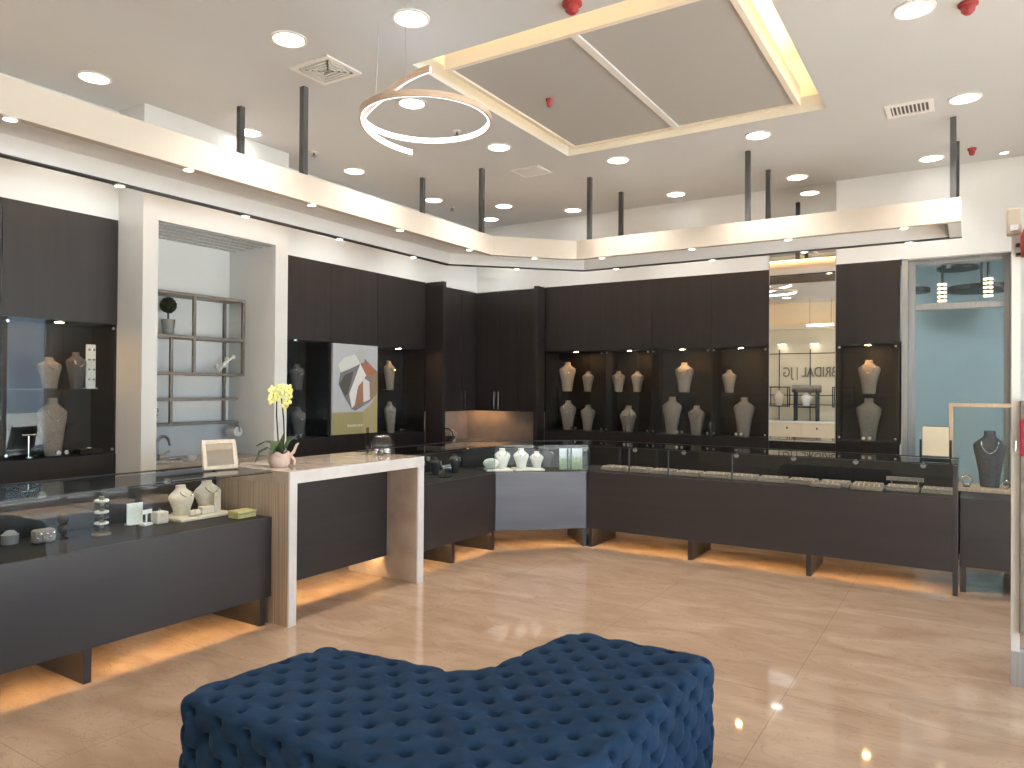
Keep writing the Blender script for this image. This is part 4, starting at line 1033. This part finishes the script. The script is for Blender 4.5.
b = MB(); b.lathe([(0, 0), (.025, 0), (.035, .045), (.032, .045), (.022, .005), (0, .005)]); b.build('cup_body', M['white'], t, smooth=True, local=True)
b = MB(); b.torus((.04, 0, .024), .014, .003, axis='Y', seg=14, ts=6); b.build('handle', M['white'], t, smooth=True, local=True)
# wall shelf unit
t = thing('wall_shelf_unit', 'open grey metal shelf grid hung on the alcove back wall', 'shelf unit', (AX, 3.9, 1.25))
fx = -5.588; fx2 = -5.67
for (z, xa, y0, y1, nme) in ((2.345, fx, AY0+.003, AY1-.003, 'shelf'), (1.985, fx, AY0+.003, AY1-.003, 'shelf'), (1.675, fx, AY0+.003, AY1-.003, 'shelf'), (1.455, fx2, AY0+.003, AY1-.003, 'shelf'), (1.245, fx2, AY0+.003, AY1-.003, 'shelf')):
    b = MB(); b.box(AX+.003, xa, y0, y1, z-.024, z); b.build(nme, M['greymetal'], t, bevel=.002)
def vpost(x, y, z0, z1):
    b = MB(); b.box(x-.012, x+.012, y-.012, y+.012, z0, z1); b.build('upright', M['greymetal'], t)
vpost(fx-.013, 3.79, 1.675, 2.321); vpost(fx-.013, AY1-.017, 1.675, 2.321); vpost(AX+.016, AY1-.06, 1.245, 2.321)
vpost(fx2-.013, 3.635, 1.245, 1.961)
t = thing('topiary', 'small dark ball topiary in a grey pot on the alcove shelf', 'potted plant', (-5.69, 3.61, 1.985))
b = MB(); b.lathe([(0, 0), (.042, 0), (.055, .13), (.048, .13), (.036, .02), (0, .02)]); b.build('pot', M['greypot'], t, smooth=True, local=True)
b = MB(); b.cyl((0, 0, .1), (0, 0, .2), .008, 8); b.build('stem', M['stem'], t, local=True)
b = MB(); b.ball((0, 0, .25), .064, seg=22, rings=14)
for v in b.bm.verts: v.co += (v.co-Vector((0, 0, .25))).normalized()*random.uniform(-.006, .006)
b.build('foliage_ball', M['foliage'], t, local=True)
t = thing('crystal_ornament', 'clear branching crystal ornament on the middle alcove shelf', 'ornament', (-5.68, 4.10, 1.675))
b = MB(); b.lathe([(0, 0), (.04, 0), (.03, .012), (0, .012)]); b.build('base', M['glass_bowl'], t, local=True)
b = MB()
for (p1, rr) in (((.02, .03, .07), .008), ((-.02, .09, .13), .008), ((.0, -.03, .06), .008), ((.01, .13, .15), .008)): b.tube([(0, 0, .01), (p1[0]*.5, p1[1]*.4, p1[2]*.6), p1], rr, 8); b.ball(p1, .022, seg=10, rings=6)
b.build('branch', M['whiteleather'], t, smooth=True, local=True)
t = thing('ornament', 'small pale ornament on the lowest alcove shelf at left', 'ornament', (-5.75, 3.53, 1.245))
b = MB(); b.lathe([(0, 0), (.03, 0), (.012, .03), (.028, .07), (.01, .10), (0, .10)]); b.build('body', M['greypot'], t, smooth=True, local=True)
b = MB(); b.ball((0, .02, .11), .02, seg=10, rings=6); b.build('finial', M['silver'], t, smooth=True, local=True)
t = thing('paper_towel_holder', 'white roll holder on the right wall of the alcove', 'roll holder', (-5.66, AY1, 1.13))
b = MB(); b.cyl((-5.66, AY1-.002, 1.15), (-5.66, AY1-.02, 1.15), .03, 16); b.build('wall_plate', M['steel'], t)
b = MB(); b.cyl((-5.72, AY1-.06, 1.15), (-5.60, AY1-.06, 1.15), .045, 20); b.build('roll', M['white'], t, smooth=True)
b = MB(); b.tube([(-5.66, AY1-.02, 1.15), (-5.66, AY1-.04, 1.2), (-5.585, AY1-.06, 1.2), (-5.575, AY1-.06, 1.15)], .006, 6); b.build('arm', M['steel'], t, smooth=True)

# ------------------------------------------------------------------ tufted ottoman
poly = [(-2.405, 1.555), (-.92, 1.555), (-.872, 2.985), (-1.535, 2.965), (-1.625, 2.305), (-2.325, 2.215)]
def rounded(poly, rads, n=7):
    out = []; N = len(poly)
    for i in range(N):
        p0, p, p1 = Vector(poly[i-1]), Vector(poly[i]), Vector(poly[(i+1) % N]); r = rads[i]
        a = (p0-p).normalized(); c = (p1-p).normalized(); ang = a.angle(c); tl = r/math.tan(ang/2)
        A = p+a*tl; B = p+c*tl
        for k in range(n+1):
            s = k/n; q = A*(1-s)**2+p*2*s*(1-s)+B*s*s; out.append((q.x, q.y))
    return out
rpoly = rounded(poly, [.07, .10, .07, .09, .16, .10])
OT = .468
b = MB(); b.prism(rpoly, .0, OT)
ot = b.build('tufted_ottoman', M['velvet'])
org = ot.location.copy()
md = ot.modifiers.new('bev', 'BEVEL'); md.width = .055; md.segments = 5; md.limit_method = 'ANGLE'; md.angle_limit = R(60)
md = ot.modifiers.new('rem', 'REMESH'); md.mode = 'VOXEL'; md.voxel_size = .0075
dg_ = bpy.context.evaluated_depsgraph_get(); ev = ot.evaluated_get(dg_); me = bpy.data.meshes.new_from_object(ev)
ot.modifiers.clear(); old = ot.data; ot.data = me; bpy.data.meshes.remove(old)
me.name = 'tufted_ottoman'
n = len(me.vertices); co_ = np.empty(n*3); me.vertices.foreach_get('co', co_); co_ = co_.reshape(-1, 3)
nr = np.empty(n*3); me.vertices.foreach_get('normal', nr); nr = nr.reshape(-1, 3)
# smooth the normals a little for the fold direction
wxy = co_[:, :2]+np.array([org.x, org.y])
nh = nr[:, :2].copy(); ln = np.linalg.norm(nh, axis=1); side = ln > .25
unit = np.where(side[:, None], nh/np.maximum(ln, 1e-6)[:, None], 0)
drop = np.maximum(OT-.03-co_[:, 2], 0)
uv = wxy+unit*drop[:, None]
a_ = .147
def lattice(u):
    best = np.full(len(u), 9.0)
    for off in ((0, 0), (.5, .5)):
        f = (u-np.array([-1.495, 2.779]))/a_-np.array(off); f = f-np.round(f); best = np.minimum(best, np.hypot(f[:, 0], f[:, 1])*a_)
    return best
dist = lattice(uv)
f = (uv-np.array([-1.495, 2.779]))/a_
cre = np.minimum(np.abs(((f[:, 0]+f[:, 1]) % 1.0)-.5), np.abs(((f[:, 0]-f[:, 1]) % 1.0)-.5))   # 0.5 on the lines through the buttons
lin1 = np.abs(((f[:, 0]+f[:, 1]+.5) % 1.0)-.5); lin2 = np.abs(((f[:, 0]-f[:, 1]+.5) % 1.0)-.5)
fold = np.exp(-(np.minimum(lin1, lin2)/.07)**2)
sidew = np.clip(drop/.12, 0, 1)
rng = np.random.RandomState(2)
wob = .004*np.sin(uv[:, 0]*31+2*np.sin(uv[:, 1]*17))*np.sin(uv[:, 1]*27+1.3)
disp = -.048*np.exp(-(dist/.0150)**2)-(.006+.008*sidew)*np.exp(-(dist/.04)**2)-(.0012+.007*sidew)*fold+wob*(.5+sidew)
edge = np.clip(co_[:, 2]/.04, 0, 1)
co_ = co_+nr*(disp*edge)[:, None]
me.vertices.foreach_set('co', co_.ravel()); me.update()
for p_ in me.polygons: p_.use_smooth = True
tag(ot, 'L-shaped navy blue velvet ottoman with deep button tufting in the middle of the floor', 'ottoman')

# ------------------------------------------------------------------ far right door leaf and fixtures
d = bpy.data.objects.new('door_1', None); COL.objects.link(d); d.location = (.184, 4.7, 0); struct(d)
b = MB(); b.box(.184, .222, 4.70, 4.75, .18, 2.39); b.box(1.02, 1.06, 4.70, 4.75, .18, 2.39); b.box(.222, 1.02, 4.70, 4.75, 2.34, 2.39); b.build('stile', M['white'], d)
b = MB(); b.box(.184, 1.06, 4.695, 4.755, .0, .18); b.build('kick_rail', M['alu'], d)
b = MB(); b.box(.222, 1.02, 4.715, 4.735, .18, 2.34); b.build('door_pane', M['glass_door'], d)
b = MB(); b.box(.219, .30, 4.66, 4.698, .28, 1.51); b.build('pull_bar', M['greymetal'], d, bevel=.006)
t = thing('sensor_box', 'beige plastic sensor box above the white door post at far right', 'sensor', (.19, 4.70, 2.39))
b = MB(); b.box(.16, .225, 4.66, 4.74, 2.39, 2.53); b.build('housing', M['beigebox'], t, bevel=.008)
b = MB(); b.box(.175, .21, 4.654, 4.66, 2.41, 2.44); b.build('sensor_lens', M['white'], t)
t = thing('alarm_sounder', 'red alarm sounder on a bracket at the far right edge, high up', 'alarm', (.25, 4.64, 2.25))
b = MB(); b.lathe([(0, 0), (.04, 0), (.045, .05), (.045, .11), (.03, .15), (0, .155)], (.262, 4.63, 2.26)); b.build('sounder_body', M['red'], t, smooth=True)
b = MB(); b.box(.20, .262, 4.66, 4.70, 2.325, 2.34); b.box(.20, .262, 4.66, 4.70, 2.275, 2.29); b.build('bracket', M['black'], t)
t = thing('hanging_pouch', 'red fabric pouch hooked on the pull bar at the far right edge', 'pouch', (.26, 4.65, 1.22))
b = MB(); b.box(.217, .32, 4.635, 4.658, 1.22, 1.41); b.build('pouch_body', plain('red_fabric', (.35, .02, .05), .8), t, bevel=.006)
b = MB(); b.tube([(.20, 4.648, 1.30), (.198, 4.648, 1.25), (.206, 4.648, 1.235), (.22, 4.648, 1.24)], .004, 6); b.build('hook', M['steel'], t)

# ------------------------------------------------------------------ beyond the glazed back door; black discs stand in for reflections in its glass
def ring_disc(x, y, z, r, label, rod_top=3.2, annulus=False):
    t = thing('reflected_pendant', label, 'pendant lamp', (x, y, z), 0)
    b = MB()
    if annulus: b.lathe([(r*.55, 0), (r, 0), (r, .05), (r*.55, .05), (r*.55, 0)], seg=36)
    else: b.lathe([(0, 0), (r, 0), (r, .035), (0, .035)], seg=36)
    b.build('reflected_disc', M['black'], t, local=True)
    b = MB(); b.cyl((0, 0, .03), (0, 0, rod_top-z), .012, 8)
    if annulus:
        b.box(-r*.6, r*.6, -.01, .01, .02, .04)
    b.build('rod', M['black'], t, local=True)
ring_disc(-.13, 9.75, 2.955, .21, 'flat black disc pendant reflected in the door transom, built behind it, highest one')
ring_disc(.10, 9.75, 2.70, .34, 'wide black ring pendant reflected in the door transom, built behind it at right', annulus=True)
ring_disc(-.60, 9.75, 2.72, .2, 'black ring pendant reflected in the door transom, built behind it at left', annulus=True)
for (x, z, lb) in ((-.27, 2.55, 'glowing slatted cylinder lamp behind the transom, left one'), (.155, 2.58, 'glowing slatted cylinder lamp behind the transom, right one')):
    t = thing('slatted_lamp', lb, 'pendant lamp', (x, 9.3, z), 0, 'slatted lamps behind the transom')
    for k in range(5):
        b = MB(); b.lathe([(0, 0), (.045, 0), (.045, .02), (0, .02)], (0, 0, .045*k), 18); b.build('lit_slat', M['slat_glow'], t, local=True)
    b = MB(); b.cyl((0, 0, 0), (0, 0, 3.2-z), .012, 8); b.build('rod', M['black'], t, local=True)
lamp_disc(-1.3, 8.75, 3.2, .16, 'added_corridor_light', 'added round corridor light beyond the glazed door, unseen, left', 'downlight', M['lamp2'], 'added corridor lights')  # unseen lamp added to light the corridor wall
lamp_disc(1.2, 8.75, 3.2, .16, 'added_corridor_light', 'added round corridor light beyond the glazed door, unseen, right', 'downlight', M['lamp2'], 'added corridor lights')  # second unseen lamp added for the corridor wall

# ------------------------------------------------------------------ opposite wall, seen in the tall mirror
cu = bpy.data.curves.new('sign_text', 'FONT'); cu.body = 'BRIDAL | JG'; cu.size = .36; cu.extrude = .012; cu.align_x = 'RIGHT'
tmp = bpy.data.objects.new('tmp', cu); COL.objects.link(tmp)
dgx = bpy.context.evaluated_depsgraph_get(); me = bpy.data.meshes.new_from_object(tmp.evaluated_get(dgx))
COL.objects.unlink(tmp); bpy.data.objects.remove(tmp)
so = bpy.data.objects.new('wall_sign', me); COL.objects.link(so); me.materials.clear(); me.materials.append(M['greymetal'])
so.scale = (.66, .92, 1); so.rotation_euler = (PI/2, 0, PI); so.location = (-3.83, YF+.013, 1.90)
tag(so, 'grey letters BRIDAL | JG on the opposite cream wall, reversed in the tall mirror', 'sign')
t = thing('wall_rail_display', 'black rod display grid on the opposite cream wall seen in the mirror', 'display rack', (-3.4, YF+.2, 0))
for x in (-3.9, -3.2, -2.5):
    b = MB(); b.cyl((x, YF+.05, .86), (x, YF+.05, 2.55), .012, 8); b.build('upright', M['black'], t)
for z in (2.45, 1.46, 1.24):
    b = MB(); b.cyl((-4.4, YF+.05, z), (-2.2, YF+.05, z), .010, 8); b.build('crossbar', M['black'], t)
t = thing('mirror_side_counter', 'cream drawer counter along the opposite wall seen in the mirror', 'counter', (-3.4, YF+.3, 0))
b = MB(); b.box(-4.6, -2.0, YF+.01, YF+.5, 0, .82); b.build('body', M['cream_wall'], t)
b = MB(); b.box(-4.62, -1.98, YF+.005, YF+.52, .82, .86); b.build('top', M['whiteleather'], t)
for k in range(4):
    b = MB(); b.box(-4.58+k*.65, -3.97+k*.65, YF+.5, YF+.515, .08, .78); dd = b.build('drawer', M['cream_wall'], t)
    b = MB(); b.cyl((-4.27+k*.65, YF+.515, .70), (-4.27+k*.65, YF+.54, .70), .02, 12); b.build('knob', M['chrome_dark'], dd)
for (x, lb) in ((-3.87, 'black wire display box with bust on the opposite wall, mirror left'), (-2.45, 'black wire display box on the opposite wall, mirror right edge')):
    t = thing('wire_box', lb, 'display box', (x, YF+.22, 1.2), 0, 'wire display boxes on the opposite wall')
    b = MB()
    for sx in (-.22, .22):
        for sy in (-.12, .12): b.cyl((sx, sy, 0), (sx, sy, .45), .012, 6)
    for z in (0, .45):
        for sy in (-.12, .12): b.cyl((-.22, sy, z), (.22, sy, z), .012, 6)
        for sx in (-.22, .22): b.cyl((sx, -.12, z), (sx, .12, z), .012, 6)
    b.build('wire_frame', M['black'], t, local=True)
    b = MB(); b.box(-.21, .21, -.11, .11, -.005, .005); b.build('floor_plate', M['black'], t, local=True)
t = thing('canopied_box', 'dark domed display box with bust on the opposite wall, centre of the mirror', 'display box', (-3.25, YF+.22, 1.19))
b = MB(); b.cyl((-.32, 0, .42), (.32, 0, .42), .085, 16); b.build('dome', M['greymetal'], t, smooth=True, local=True)
b = MB()
for sx in (-.24, .24):
    for sy in (-.12, .12): b.cyl((sx, sy, -.328), (sx, sy, .40), .025, 8)
b.box(-.27, .27, -.14, .14, -.02, .01); b.build('stand', M['black'], t, local=True)
bust(-3.25, YF+.24, 1.21, .32, .26, PI, 'pale bust inside the domed box on the opposite wall', 'whiteleather', full=True, neck=False)
bust(-3.87, YF+.24, 1.21, .36, .26, PI, 'pale bust inside the wire box on the opposite wall', 'cream', full=True, neck=False)
tr = bpy.data.objects.new('trim_3', None); COL.objects.link(tr); struct(tr)
b = MB(); b.box(-6.3, XR, YF, YF+.22, 3.02, 3.10); b.box(-6.3, XR, YF+.20, YF+.22, 3.10, 3.15); b.build('ledge', M['cream_wall'], tr)
b = MB(); b.box(-6.2, XR-.1, YF+.15, YF+.17, 3.101, 3.11); b.build('light_strip', M['led_up'], tr)
t = thing('linear_pendant', 'slim bright linear pendant lamp near the opposite wall, seen in the mirror', 'pendant lamp', (-2.9, -1.9, 3.05))
b = MB(); b.box(-3.16, -2.6, -1.93, -1.87, 3.03, 3.08); b.build('light_bar', M['led_ring'], t)
for x in (-3.1, -2.65):
    b = MB(); b.cyl((x, -1.9, 3.08), (x, -1.9, CE), .004, 6); b.build('suspension_wire', M['post'], t)
for (x, lb) in ((-3.83, 'small square spotlight over the opposite wall display, mirror left'), (-3.1, 'small square spotlight over the opposite wall display, mirror right')):
    t = thing('picture_light', lb, 'spotlight', (x, YF+.12, 2.67), 0, 'spotlights over the opposite display')
    b = MB(); b.box(-.09, .09, -.12, .05, 0, .03); b.build('housing', M['white'], t, local=True)
    b = MB(); b.box(-.08, .08, -.06, .04, -.006, 0); b.build('diffuser', M['puck_cool'], t, local=True)

# ------------------------------------------------------------------ daylight
wd = bpy.data.worlds.new('daylight'); scene.world = wd; wd.use_nodes = True
bg = wd.node_tree.nodes['Background']; bg.inputs['Color'].default_value = (.66, .83, 1.0, 1); bg.inputs['Strength'].default_value = 4.6
pl = bpy.data.lights.new('window_portal', 'AREA'); pl.shape = 'RECTANGLE'; pl.size = WY1-WY0; pl.size_y = WZ1; pl.cycles.is_portal = True
po = bpy.data.objects.new('window_portal', pl); COL.objects.link(po); po.location = (XR+.15, (WY0+WY1)/2, WZ1/2); po.rotation_euler = (PI/2, 0, PI/2)

sl = bpy.data.lights.new('sun', 'SUN'); sl.energy = 90; sl.angle = R(.6); sl.color = (1, .97, .92)
su = bpy.data.objects.new('sun', sl); COL.objects.link(su); su.rotation_euler = (0, R(20), R(0)); su.location = (12, 0, 12)

# ------------------------------------------------------------------ view
vs = scene.view_settings
vs.view_transform = 'Standard'; vs.look = 'None'; vs.gamma = 1; vs.exposure = 0.0; vs.use_curve_mapping = False
scene.cycles.transparent_max_bounces = 24; scene.cycles.max_bounces = 10; scene.cycles.diffuse_bounces = 4; scene.cycles.glossy_bounces = 5
scene.cycles.sample_clamp_indirect = 10.0
scene.cycles.caustics_reflective = False; scene.cycles.caustics_refractive = False
